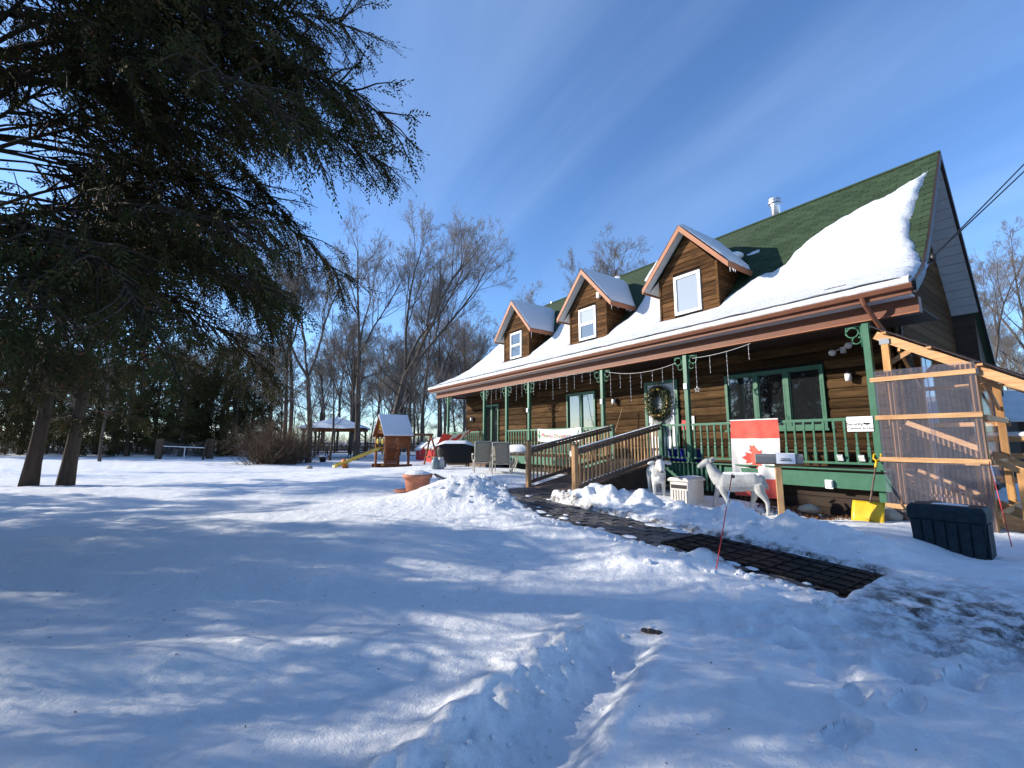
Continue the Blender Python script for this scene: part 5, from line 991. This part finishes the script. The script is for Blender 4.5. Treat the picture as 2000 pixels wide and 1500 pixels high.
q = MB(); q.grid([[(-TW - 2.7 * u - .05, -.26 + .42 * v, 1.25 - 1.15 * u + .12 * u * u) for v in np.linspace(0, 1, 4)][::-1] for u in np.linspace(.05, 1, 14)]); q.build('slide_snow', M['snow'], t, True)
for y in (-.42, .36): q = MB(); q.lathe([(.06, -.03), (.16, 0), (.2, .04), (.16, .08), (.06, .1)], 14); q.build('steering_wheel', M['slide'], t, True, (-TW - .1, y, 1.62), (0, R(90), 0))
q = MB(); q.beam((TW, 0, 2.05), (TW + 2.05, 0, 2.05), .1, .16); q.build('swing_beam', M['ramp_wood'], t)
for s in (-1, 1): q = MB(); q.beam((TW + 1.9, 0, 2.05), (TW + 2.0, s * 1.15, -.1), .09, .09); q.build('swing_leg', M['play_wood'], t)
q = MB(); q.beam((TW + 1.97, -.8, .6), (TW + 1.97, .8, .6), .06, .08); q.build('leg_brace', M['play_wood'], t)
for x in (.4, .8, 1.15, 1.55): q = MB(); q.tube([(TW + x, 0, 2.0), (TW + x, .0, .75)], .012, 5); q.build('swing_rope', M['frame'], t)
for x in (.6, 1.35): q = MB(); q.box(TW + x - .22, TW + x + .22, -.09, .09, .7, .74); q.build('swing_seat', M['toy_green'], t)
for i in range(5): q = MB(); q.tube([(-TW - .05, -.62, .2 + i * .22), (-TW - .05, -.32, .2 + i * .22)], .03, 6); q.build('rung', M['slide'], t)
q = MB(); q.box(-.9, .9, -1.0, -.92, -.05, .22); q.box(-.9, .9, .92, 1.0, -.05, .22); q.build('sandbox', M['play_wood'], t)
# gazebo
t = gthing('gazebo', 'dark timber gazebo with a snow covered hip roof', 'gazebo', 655, 893, 37, R(12)); gw_ = 2.1
for sx in (-1, 1):
    for sy in (-1, 1):
        q = MB(); q.box(sx * gw_ - .08, sx * gw_ + .08, sy * gw_ - .08, sy * gw_ + .08, -.1, 2.25); q.build('post', M['old_wood'], t)
        for dx_, dy_ in ((-sx, 0), (0, -sy)): q = MB(); q.beam((sx * gw_, sy * gw_, 1.6), (sx * gw_ + dx_ * .6, sy * gw_ + dy_ * .6, 2.2), .08, .08); q.build('brace', M['old_wood'], t)
for s in (-1, 1): q = MB(); q.box(-gw_ - .2, gw_ + .2, s * gw_ - .06, s * gw_ + .06, 2.2, 2.4); q.build('beam', M['play_wood'], t); q = MB(); q.box(s * gw_ - .06, s * gw_ + .06, -gw_ + .07, gw_ - .07, 2.2, 2.395); q.build('beam', M['play_wood'], t)
e = gw_ + .45; q = MB(); q.add([(-e, -e, 2.36), (e, -e, 2.36), (e, e, 2.36), (-e, e, 2.36), (0, 0, 3.25)], [(0, 1, 4), (1, 2, 4), (2, 3, 4), (3, 0, 4), (3, 2, 1, 0)]); q.build('roof', M['old_wood'], t)
q = MB(); q.grid([[(( (e + .03) * (1 - k)) * cx, ((e + .03) * (1 - k)) * cy, 2.40 + .93 * k + .1 * min(1, k * 8) + .03 * math.sin(cx * 5 + cy * 3)) for cx, cy in [(-1 + 2 * j / 6, -1) for j in range(6)] + [(1, -1 + 2 * j / 6) for j in range(6)] + [(1 - 2 * j / 6, 1) for j in range(6)] + [(-1, 1 - 2 * j / 6) for j in range(7)]] for k in np.linspace(0, 1, 8)]); q.build('roof_snow', M['snow'], t, True)
for z in (.35, .85): q = MB(); q.box(-gw_, gw_, gw_ - .03, gw_ + .03, z, z + .07); q.box(gw_ - .03, gw_ + .03, -gw_ + .1, gw_ - .1, z, z + .07); q.box(-gw_ - .03, -gw_ + .03, -gw_ + .1, gw_ - .1, z, z + .07); q.build('rail', M['old_wood'], t)
q = MB(); q.box(-1.2, 1.2, -.4, .4, .68, .74); q.box(-1.2, 1.2, .6, .9, .4, .45); q.box(-1.2, 1.2, -.9, -.6, .4, .45)
for x in (-.9, .9): q.beam((x, -.8, 0), (x, 0, .7), .07, .07); q.beam((x, .8, 0), (x, 0, .7), .07, .07)
t2 = gthing('picnic_table', 'picnic table standing in the shade of the gazebo', 'picnic table', 660, 893, 37, R(12)); q.build('table', M['old_wood'], t2)
# small yard things
t = gthing('black_pot', 'small black pot with snow left of the gazebo post', 'pot', 630, 906, 31); q = MB(); q.lathe([(.18, -.05), (.25, .32), (.27, .33), (.27, .37)], 16); q.build('pot', M['black'], t, True); q = MB(); q.ell((0, 0, .37), .25, .25, .1, 14, 8); q.build('snow_cap', M['snow'], t, True)
p = at(604, 922, 24); rock('field_stone', 'grey stone poking out of the sunlit snow', (p.x, p.y, gz(p.x, p.y) + .05), .2, .7, 21)
t = gthing('toy_barrel', 'orange and cream toy drum at the foot of the slide', 'toy', 673, 913, 26); q = MB(); q.lathe([(.26, -.16), (.3, 0), (.26, .16)], 18); q.build('drum', M['orange'], t, True, (0, 0, .24), (0, R(80), .4)); q = MB(); q.lathe([(.27, .12), (.28, .19), (.2, .2)], 18); q.build('end_ring', M['beige'], t, True, (0, 0, .24), (0, R(80), .4))
# old netted goal / fence panel
t = gthing('goal_frame', 'weathered goal frame with sagging grey net by the trees', 'goal', 357, 892, 33)
for x, w in ((-1.75, .0), (1.5, 0)): q = MB(); q.beam((x, 0, -.1), (x + .25 * (1 if x > 0 else 1), 0, 1.45), .12, .1); q.build('post', M['old_wood'], t); q = MB(); q.box(x - .5 if x < 0 else x + .1, x + .05 if x < 0 else x + .65, .15, .2, 0, 1.5); q.build('end_panel', M['old_wood'], t)
q = MB(); q.tube([(-1.6, 0, .95), (1.6, 0, .82)], .03, 6); q.tube([(.1, 0, .88), (.1, 0, .0)], .025, 6); q.build('white_bar', M['white'], t)
q = MB()
for i in range(26): u = i / 25; q.tube([(-1.6 + 3.2 * u, .05, 1.35 - .3 * math.sin(3.14 * u)), (-1.6 + 3.2 * u, .3, 0)], .006, 3, False)
for i in range(9): v = i / 8; q.tube([(-1.6 + 3.2 * u, .05 + .25 * v, (1.35 - .3 * math.sin(3.14 * u)) * (1 - v)) for u in np.linspace(0, 1, 9)], .006, 3, False)
q.build('net', M['grey'], t)
# low fence rails behind the gazebo
for i in range(9):
    t = gthing('rail_fence', 'weathered rail fence panel %s' % ('directly behind the gazebo', 'first right of the gazebo', 'behind the slide', 'behind the play tower', 'behind the swing frame', 'behind the red playhouse', 'at the far porch corner', 'left of the gazebo', 'by the dry bush')[i], 'fence', (640, 700, 735, 765, 800, 835, 868, 600, 560)[i], 885, 44, 0, 0, 'rail fence panels')
    for z in (.35, .75, 1.1): q = MB(); q.box(-.95, .95, -.02, .02, z, z + .09); q.build('rail', M['old_wood'], t)
    q = MB(); q.box(-1.0, -.9, -.05, .05, -.2, 1.25); q.build('post', M['old_wood'], t)
# foreground bark scrap
p = at(1272, 1224, 3.75); t = thing('bark_piece', 'dark broken bark piece lying on the foreground snow', 'bark', (p.x, p.y, gz(p.x, p.y))); q = MB(); lump(q, (0, 0, .012), .045, 31, .35); lump(q, (.05, -.03, .012), .035, 33, .35); lump(q, (-.05, .02, .01), .03, 35, .4); q.build('bark', M['bark'], t, False)
# shed and rails right of the lean-to
p = at(2010, 880, 17); sd = thing('grey_shed', 'dark shed with pale metal roof behind the lean-to', 'shed', (p.x + 1.6, 17, gz(p.x, 17)), R(-30)); q = MB(); q.box(-2, 2, -2, 2, 0, 2.2); q.build('wall', M['dark_plank'], sd); q = MB(); q.prism([(-2.3, -2.4, 2.1), (2.3, -2.4, 2.1), (2.3, 0, 3.4), (-2.3, 0, 3.4)], (0, 0, .08)); q.build('roof', M['soffit'], sd)
p = H(-.75, 13.9); rf = thing('snowy_rail', 'wooden landing rail topped with snow seen through the plastic wall', 'rail', (p.x, p.y, gz(p.x, p.y)), HROT)
for x in (-1.2, -.3, .6, 1.5): q = MB(); q.box(x - .045, x + .045, -.045, .045, -.1, 1.55); q.build('post', M['lumber'], rf)
for z in (.6, 1.1, 1.45): q = MB(); q.box(-1.25, 1.55, -.075, -.046, z, z + .12); q.build('rail', M['lumber_h'], rf)
q = MB(); q.ell((.15, 0, 1.6), 1.4, .12, .07, 20, 8); q.build('snow_cap', M['snow'], rf, True)

# ------------------------------------------------------------------ vegetation
class Tubes:
    """collects tapered tubes; all tubes with the same point count and sides are built in one go"""
    def __init__(s): s.g = {}
    def add(s, pts, r, k): s.g.setdefault((len(pts), k), []).append((pts, r))
    def mesh(s, name, m):
        V, F, n0 = [], [], 0
        for (m_, k), L_ in s.g.items():
            P = np.array([p for p, _ in L_], float); Rr = np.array([r for _, r in L_], float); c = len(P)
            d = np.gradient(P, axis=1); d /= np.linalg.norm(d, axis=2, keepdims=True) + 1e-9; x = np.cross(d, np.array([.31, .77, .55])); x /= np.linalg.norm(x, axis=2, keepdims=True) + 1e-9; y = np.cross(d, x)
            t = np.arange(k) * 2 * np.pi / k; ring = x[:, :, None] * np.cos(t)[None, None, :, None] + y[:, :, None] * np.sin(t)[None, None, :, None]
            V.append((P[:, :, None] + ring * Rr[:, :, None, None]).reshape(-1, 3)); i = np.arange(m_ - 1)[:, None] * k; j = np.arange(k)[None]; j2 = (j + 1) % k
            f = np.stack([i + j, i + j2, i + k + j2, i + k + j], -1).reshape(-1, 4); F.append((f[None] + (np.arange(c) * m_ * k)[:, None, None]).reshape(-1, 4) + n0); n0 += c * m_ * k
        return np_mesh(name, np.vstack(V), np.vstack(F), m, True)
def bare_tree(seed, h=16, r0=.2, fork=.45, spread=.5, lean=(0, 0), dens=1.0, nmain=3, straight=False):
    rg = np.random.default_rng(seed); T, C = Tubes(), Tubes()
    def curve(p, d, L_, n, wob, up):
        pts = [p]; dd = d / np.linalg.norm(d)
        for i in range(n): dd = dd + rg.normal(0, wob, 3) + np.array([0, 0, up]); dd /= np.linalg.norm(dd); pts.append(pts[-1] + dd * L_ / n)
        return np.array(pts)
    def branch(p, d, L_, r, lev):
        n = 6 if lev < 2 else (4 if lev == 2 else (3 if lev == 3 else 2)); pts = curve(p, d, L_, n, .10 if lev < 2 else .16, .05 if lev < 3 else .03); rad = r * np.linspace(1, .32, n + 1)
        (T if lev < 2 else C).add(pts, np.maximum(rad, .006), 6 if lev < 2 else (4 if lev == 2 else 3))
        if lev >= 4: return
        nc = int({0: 9, 1: 8, 2: 6, 3: 4}[lev] * dens + rg.random())
        for i in range(nc):
            t = rg.uniform(.25, 1.0) if lev else rg.uniform(.3, 1); k = min(int(t * n), n - 1); q = pts[k] + (pts[k + 1] - pts[k]) * (t * n - k); ax = pts[k + 1] - pts[k]; ax /= np.linalg.norm(ax)
            s = rg.normal(0, 1, 3); s -= ax * (s @ ax); s /= np.linalg.norm(s) + 1e-9; ang = rg.uniform(.35, .85); nd = ax * math.cos(ang) + s * math.sin(ang); nd[2] += .2
            branch(q, nd, L_ * rg.uniform(.36, .62) * (1.15 - .5 * t), max(r * (1 - .65 * t) * rg.uniform(.4, .6), .007), lev + 1)
    tp = np.array([(lean[0] * u ** 1.3 * h * fork + .08 * math.sin(u * 5 + seed), lean[1] * u * h * fork + .08 * math.cos(u * 4 + seed), h * fork * u - .3 * (u == 0)) for u in np.linspace(0, 1, 9)])
    T.add(tp, r0 * np.concatenate([[1.35], np.linspace(1.05, .72, 8)]), 9)
    top = tp[-1]; ax = tp[-1] - tp[-2]; ax /= np.linalg.norm(ax); a0 = rg.uniform(0, 6.28)
    for i in range(nmain):
        a = a0 + i * 6.283 / nmain + rg.normal(0, .3); sp = spread * rg.uniform(.5, 1.2) * (.2 if (straight and i == 0) else 1); d = ax + np.array([math.cos(a) * sp, math.sin(a) * sp, .1]); branch(top, d, h * (1 - fork) * rg.uniform(.85, 1.05), r0 * .6 * (1 if i == 0 else .8), 0)
    for i in range(int(5 * dens)):
        u = rg.uniform(.45, .95); a = rg.uniform(0, 6.28); k = int(u * 8); branch(tp[k], np.array([math.cos(a), math.sin(a), .6]), h * .22 * rg.uniform(.6, 1.2), r0 * .22, 1)
    return T.mesh('trunk', M['bark']), C.mesh('crown', M['twig'])
BARE = [bare_tree(1, 17, .2, .5, .42), bare_tree(2, 15, .15, .45, .35, nmain=2, straight=True), bare_tree(3, 18, .22, .4, .5, (.06, 0)), bare_tree(4, 13, .10, .4, .35, dens=.85, straight=True), bare_tree(5, 16, .16, .55, .38, (-.05, .02)), bare_tree(6, 11, .08, .35, .4, dens=.8, nmain=2), bare_tree(7, 19, .24, .42, .55, (.02, 0), dens=1.15)]
BIG = bare_tree(21, 19.5, .30, .36, .6, (.14, 0), dens=1.15, nmain=4)
def put_tree(kind, px, Y, s, rot, label, group=None, name='bare_tree', base=None):
    p = at(px, 862, Y) if base is None else Vector((base[0], base[1], 0)); e = thing(name, label, 'tree', (p.x, p.y, gz(p.x, p.y) - .1), rot, group); e.scale = (s, s, s)
    tm_, cm_ = kind; place(tm_, 'trunk', e); place(cm_, 'crown', e); return e
put_tree(BIG, 762, 36, 1.0, .3, 'tallest bare tree, forked and leaning right, behind the play tower')
put_tree(BARE[0], 695, 34, .98, 1.0, 'straight bare tree rising just right of the gazebo')
put_tree(BARE[1], 553, 31, 1.0, 2.0, 'slim dark bare tree left of the gazebo above the dry bush'); put_tree(BARE[4], 568, 32, .95, .5, 'slim bare tree with a side fork above the dry bush'); put_tree(BARE[2], 605, 30, .82, 4.0, 'thick bare tree just behind the dry bush')
put_tree(BARE[5], 648, 33, 1.1, 1.3, 'small bare tree standing behind the gazebo roof'); put_tree(BARE[4], 822, 38, .95, 3.3, 'dark slim bare tree right of the tallest tree'); put_tree(BARE[0], 905, 42, .72, 2.2, 'bare tree whose crown shows left of the first dormer')
put_tree(BARE[6], 1160, 45, 1.08, .8, 'bare tree crown rising above the roof between the dormers'); put_tree(BARE[3], 1055, 50, 1.3, .2, 'small bare tree top showing over the roof beside the left dormer')
put_tree(BARE[2], 1965, 22, .6, 2.6, 'bare tree right of the gable with reddish trunk'); put_tree(BARE[0], 2040, 24, .7, 1.1, 'bare tree at the right picture edge'); put_tree(BARE[4], 1915, 34, .8, 4.2, 'slender bare tree close behind the gable edge')
rg = random.Random(99); k = 0
while k < 122:
    px = rg.uniform(330, 1010) if k < 72 else rg.choice((rg.uniform(-80, 420), rg.uniform(1850, 2150), rg.uniform(700, 1000))); Y = rg.uniform(40, 88)
    s = rg.uniform(.52, .9) * (1.0 if Y < 60 else 1.1); zone = 'behind the cedar row at left' if px < 480 else ('behind the dry bush and the gazebo' if px < 700 else ('between the gazebo and the house' if px < 1100 else 'beyond the gable at right'))
    put_tree(BARE[rg.randrange(7)], px, Y, s, rg.uniform(0, 6.28), 'slender bare tree of the leafless wood ' + zone, 'bare wood ' + zone); k += 1
# tangle of undergrowth at the wood's edge, dry bush
def brush(name, lab, cx, cy, rx, ry, h, n, seed, m, kind=None, cat='bush', r=.009):
    T = Tubes(); rg = np.random.default_rng(seed)
    for i in range(n):
        x, y = rg.normal(0, rx * .45), rg.normal(0, ry * .45); d = np.array([x / rx * .7 + rg.normal(0, .35), y / ry * .5 + rg.normal(0, .3), 1.0]); L_ = h * rg.uniform(.25, 1.15) * (.55 + .45 * rg.random()); p = np.array([x, y, -.1]); pts = [p]
        for j in range(4): d = d + rg.normal(0, .18, 3); d /= np.linalg.norm(d); pts.append(pts[-1] + d * L_ / 4)
        T.add(pts, r * np.linspace(1.2, .4, 5), 3)
        for b_ in range(3):
            j = rg.integers(1, 4); dd = d + rg.normal(0, .7, 3); dd /= np.linalg.norm(dd); T.add([pts[j], pts[j] + dd * L_ * .18, pts[j] + dd * L_ * .34 + np.array([0, 0, .05])], r * np.array([.7, .5, .3]), 3)
    return tag(place(T.mesh(name, M[m]), name, None, (cx, cy, gz(cx, cy))), lab, cat, kind=kind)
p = at(543, 880, 29); brush('dry_bush', 'rounded brown leafless bush left of the gazebo', p.x, p.y, 1.45, 1.3, 3.7, 1000, 5, 'brush', r=.011)
V_ = [(at(px, 870, Y), w) for px, Y, w in ((120, 42, 12), (330, 44, 10), (600, 56, 14), (760, 58, 14), (900, 60, 14), (1950, 45, 10), (1830, 60, 10))]
ug = None
for i, (p, w) in enumerate(V_):
    if ug is None: ug = brush('undergrowth', 'tangled leafless undergrowth along the edge of the wood', p.x, p.y, 12, 4, 3.2, 900, 40, 'twig', 'stuff', 'undergrowth', r=.014)
    else: dup(ug, None, (p.x, p.y, gz(p.x, p.y)), (0, 0, 3.1416 * (i % 2)), (w / 12, 1, 1))
# ---- cedars: limbs with drooping flat sprays
def spray_proto(seed, n, size, leaf):
    """flat fern-like spray in the local xz plane, tip along +x, hanging; returns (verts, tris)"""
    rg = np.random.default_rng(seed); V, F = [], []
    def blade(p, d, L_, w):
        d = d / np.linalg.norm(d); s = np.cross(d, [0, 1, 0]) + rg.normal(0, .25, 3); s /= np.linalg.norm(s) + 1e-9; i = len(V); V.extend([p - s * w * .3, p + d * L_ * .55 - s * w * .5, p + d * L_, p + d * L_ * .5 + s * w * .5]); F.append((i, i + 1, i + 2, i + 3))
    for i in range(n):
        t = (i + .3) / n; p = np.array([size * t, rg.normal(0, .008), -.22 * size * t * t]); sd = 1 if i % 2 else -1; blade(p, np.array([.85, rg.normal(0, .16), sd * rg.uniform(.45, .8) - .12]), leaf * (1.25 - .75 * t) * rg.uniform(.75, 1.2), leaf * .27)
    blade(np.array([size * .9, 0, -.2 * size]), np.array([1, 0, -.5]), leaf * .8, leaf * .22); return np.array(V), np.array(F)
def cedar(seed, h, r0, limbs, Lmax, zlow, nsub, nspray, proto_n, size, leaf, trunks=((0, 0, 0),), profile=None, spr=1.0, bias=None, lim=None, limb=.3):
    rg = np.random.default_rng(seed); T, B = Tubes(), Tubes(); PR = [spray_proto(seed * 10 + i, proto_n, size, leaf) for i in range(5)]; org, ax_, sc = [[] for _ in PR], [[] for _ in PR], [[] for _ in PR]
    tlines = []
    for (tx, ty, ln) in trunks:
        pts = np.array([(tx + ln * u * h + .1 * math.sin(3 * u + tx), ty + .08 * math.sin(4 * u), h * u - .3 * (u == 0)) for u in np.linspace(0, 1, 12)]); T.add(pts, r0 * np.concatenate([[1.45, 1.1], np.linspace(1, .12, 10)]), 10); tlines.append(pts)
    for i in range(limbs):
        tl = tlines[i % len(tlines)]; u = zlow / h + (1 - zlow / h) * ((i + rg.random()) / limbs) ** .9 * .97; z = u * h; k = min(int(u * 11), 10); p = tl[k] + (tl[k + 1] - tl[k]) * (u * 11 - k)
        a = i * 2.399 + rg.normal(0, .3)
        if bias is not None and rg.random() < bias[1]: a = bias[0] + rg.normal(0, .75)
        L_ = Lmax * (lim(a, z) if lim else 1) * (profile(u) if profile else (1 - u) ** .6) * rg.uniform(.75, 1.1); rise = rg.uniform(-.05, .6) ; d = np.array([math.cos(a), math.sin(a), rise]); pts = [p]; n = 8
        for j in range(n): d = d + rg.normal(0, .05, 3) + np.array([0, 0, .06 - .045 * j]); d /= np.linalg.norm(d); pts.append(pts[-1] + d * L_ / n)
        pts = np.array(pts); B.add(pts, np.maximum(r0 * limb * (L_ / Lmax) * np.linspace(1, .12, n + 1), .008), 5)
        for j in range(int(nsub * L_ / Lmax) + 2):
            t = rg.uniform(.25, 1.0) ** .7; kk = min(int(t * n), n - 1); q = pts[kk] + (pts[kk + 1] - pts[kk]) * (t * n - kk); dd = pts[kk + 1] - pts[kk]; dd /= np.linalg.norm(dd); sd = np.array([-dd[1], dd[0], 0]) * (1 if j % 2 else -1)
            e = dd * .7 + sd * rg.uniform(.2, 1.0) + np.array([0, 0, rg.uniform(-.55, .45)]); e /= np.linalg.norm(e); l2 = Lmax * .2 * rg.uniform(.5, 1.2) * (1.15 - .5 * t); sp = [q]
            for m_ in range(4): e = e + rg.normal(0, .1, 3) + np.array([0, 0, -.11]); e /= np.linalg.norm(e); sp.append(sp[-1] + e * l2 / 4)
            sp = np.array(sp); B.add(sp, np.array([.014, .011, .008, .006, .004]) * (1 + .4 * (Lmax > 4)), 3)
            for m_ in range(nspray):
                v = rg.uniform(.15, 1.0); k3 = min(int(v * 4), 3); o = sp[k3] + (sp[k3 + 1] - sp[k3]) * (v * 4 - k3); f = sp[k3 + 1] - sp[k3]; f /= np.linalg.norm(f); f = f * .75 + rg.normal(0, .36, 3) + np.array([0, 0, -.42]); f /= np.linalg.norm(f); w = rg.integers(0, 5); org[w].append(o); ax_[w].append(f); sc[w].append(rg.uniform(.55, 1.2) * spr)
    Vs, Fs = [], []; n0 = 0
    for (V, F), o, f, s in zip(PR, org, ax_, sc):
        if not o: continue
        o, f, s = np.array(o), np.array(f), np.array(s); ref = rg.normal(0, 1, f.shape); y = np.cross(f, ref); y /= np.linalg.norm(y, axis=1, keepdims=True); z = np.cross(f, y); W = o[:, None] + s[:, None, None] * (V[None, :, 0, None] * f[:, None] + V[None, :, 1, None] * y[:, None] + V[None, :, 2, None] * z[:, None])
        m = len(o); Vs.append(W.reshape(-1, 3)); Fs.append((F[None] + (np.arange(m) * len(V))[:, None, None]).reshape(-1, 4) + n0); n0 += m * len(V)
    Vs, Fs = np.vstack(Vs), np.vstack(Fs); me = np_mesh('crown', Vs, Fs, [M['cedar'], M['rust_leaf']], False, (rg.random(len(Fs)) < .06).astype(int)); return T.mesh('trunk', M['bark_cedar']), B.mesh('limbs', M['bark_cedar']), me
def put_cedar(kind, x, y, s, rot, label, group=None, name='cedar_tree'):
    e = thing(name, label, 'tree', (x, y, gz(x, y) - .05), rot, group); e.scale = (s, s, s); place(kind[0], 'trunk', e); place(kind[1], 'limbs', e); place(kind[2], 'crown', e); return e
# the near cedar whose limbs hang over the upper left of the view
def near_lim(a, z):                       # limbs shorter towards the house side, shaped so the crown leaves the porch in sun
    y = math.sin(a) * 7.0; m = 5.6 if z < 4.0 else max(3.0, 5.6 - (z - 4.0) * 1.6)
    return min(1, m / y) if y > m else 1
NEAR = cedar(3, 10.4, .27, 120, 7.0, 2.5, 70, 6, 13, .40, .088, profile=lambda u: float(np.interp(u, [0, .2, .3, .42, .58, .72, .88, 1], [.3, .36, .55, .82, .94, .86, .44, .12])), bias=(.1, .55), lim=near_lim, limb=.2)
put_cedar(NEAR, -8.6, 5.5, 1.0, 0, 'huge dark cedar overhanging the lawn from the left picture edge')
TWIN = cedar(5, 8.2, .185, 56, 3.0, 2.0, 20, 4, 12, .44, .11, trunks=((-.34, 0, .012), (.40, .25, .02)), profile=lambda u: .85 - .45 * u)
put_cedar(TWIN, -14.9, 14.1, 1.0, .2, 'twin trunked cedar standing in the sunlit snow at left')
FAR = [cedar(11 + i, 9.5, .16, 54, 2.5, .5, 17, 4, 5, .6, .24, profile=lambda u: (1 - u) ** .7 + .06) for i in range(2)]
for i, (px, Y, s) in enumerate(((395, 40, .95), (430, 42, 1.15), (462, 39, .9), (492, 43, 1.05), (520, 40, .8), (352, 38, .95), (300, 41, 1.1), (250, 37, .95), (190, 40, 1.15), (140, 36, .9), (40, 38, 1.15), (-30, 35, 1.1), (90, 42, 1.2), (330, 46, 1.5), (220, 48, 1.5), (10, 46, 1.4))):
    p = at(px, 870, Y); put_cedar(FAR[i % 2], p.x, p.y, s, i * 1.3, 'dark dense cedar of the evergreen row behind the lawn', 'cedars of the evergreen row behind the lawn')
# cedars beyond the left of the picture that shade the foreground and show in the window panes; those behind the camera added to block sky light
SHADE = cedar(17, 9.5, .2, 70, 3.4, 1.0, 20, 4, 6, .55, .2, profile=lambda u: (1 - u) ** .6 + .06)
for i, (x, y, s, r) in enumerate(((-14.8, 8.2, .62, 1.2), (-19, 11.2, .6, 2.4), (-13.5, 1.6, .8, 3.3), (-18.5, 4.0, .62, .7), (-22, 8.6, .8, 1.9), (-12.5, -2.6, .9, 4.0), (-19, -1.5, 1.0, 5.1), (-9.5, -6, 1.1, .2), (-17.2, 6.6, .66, 3.9), (-20.5, 1.4, .95, .4), (-16.2, 4.9, .58, 1.1), (-3, -9, 1.2, 1), (5, -11, 1.2, 2), (-15, -8, 1.2, 3))):
    put_cedar(SHADE, x, y, s, r, 'dark cedar standing outside the view, shading the foreground snow', 'cedars outside the view')
for i, (x, y, s, r) in enumerate(((-34, 16.5, .9, 2), (-28, 30, .85, 1.4), (-40, 23, .9, 4))): put_tree(BARE[(1, 3, 5)[i % 3]], 0, 0, s, r, 'bare tree standing beyond the left picture edge', 'bare trees left of the view', base=(x, y))
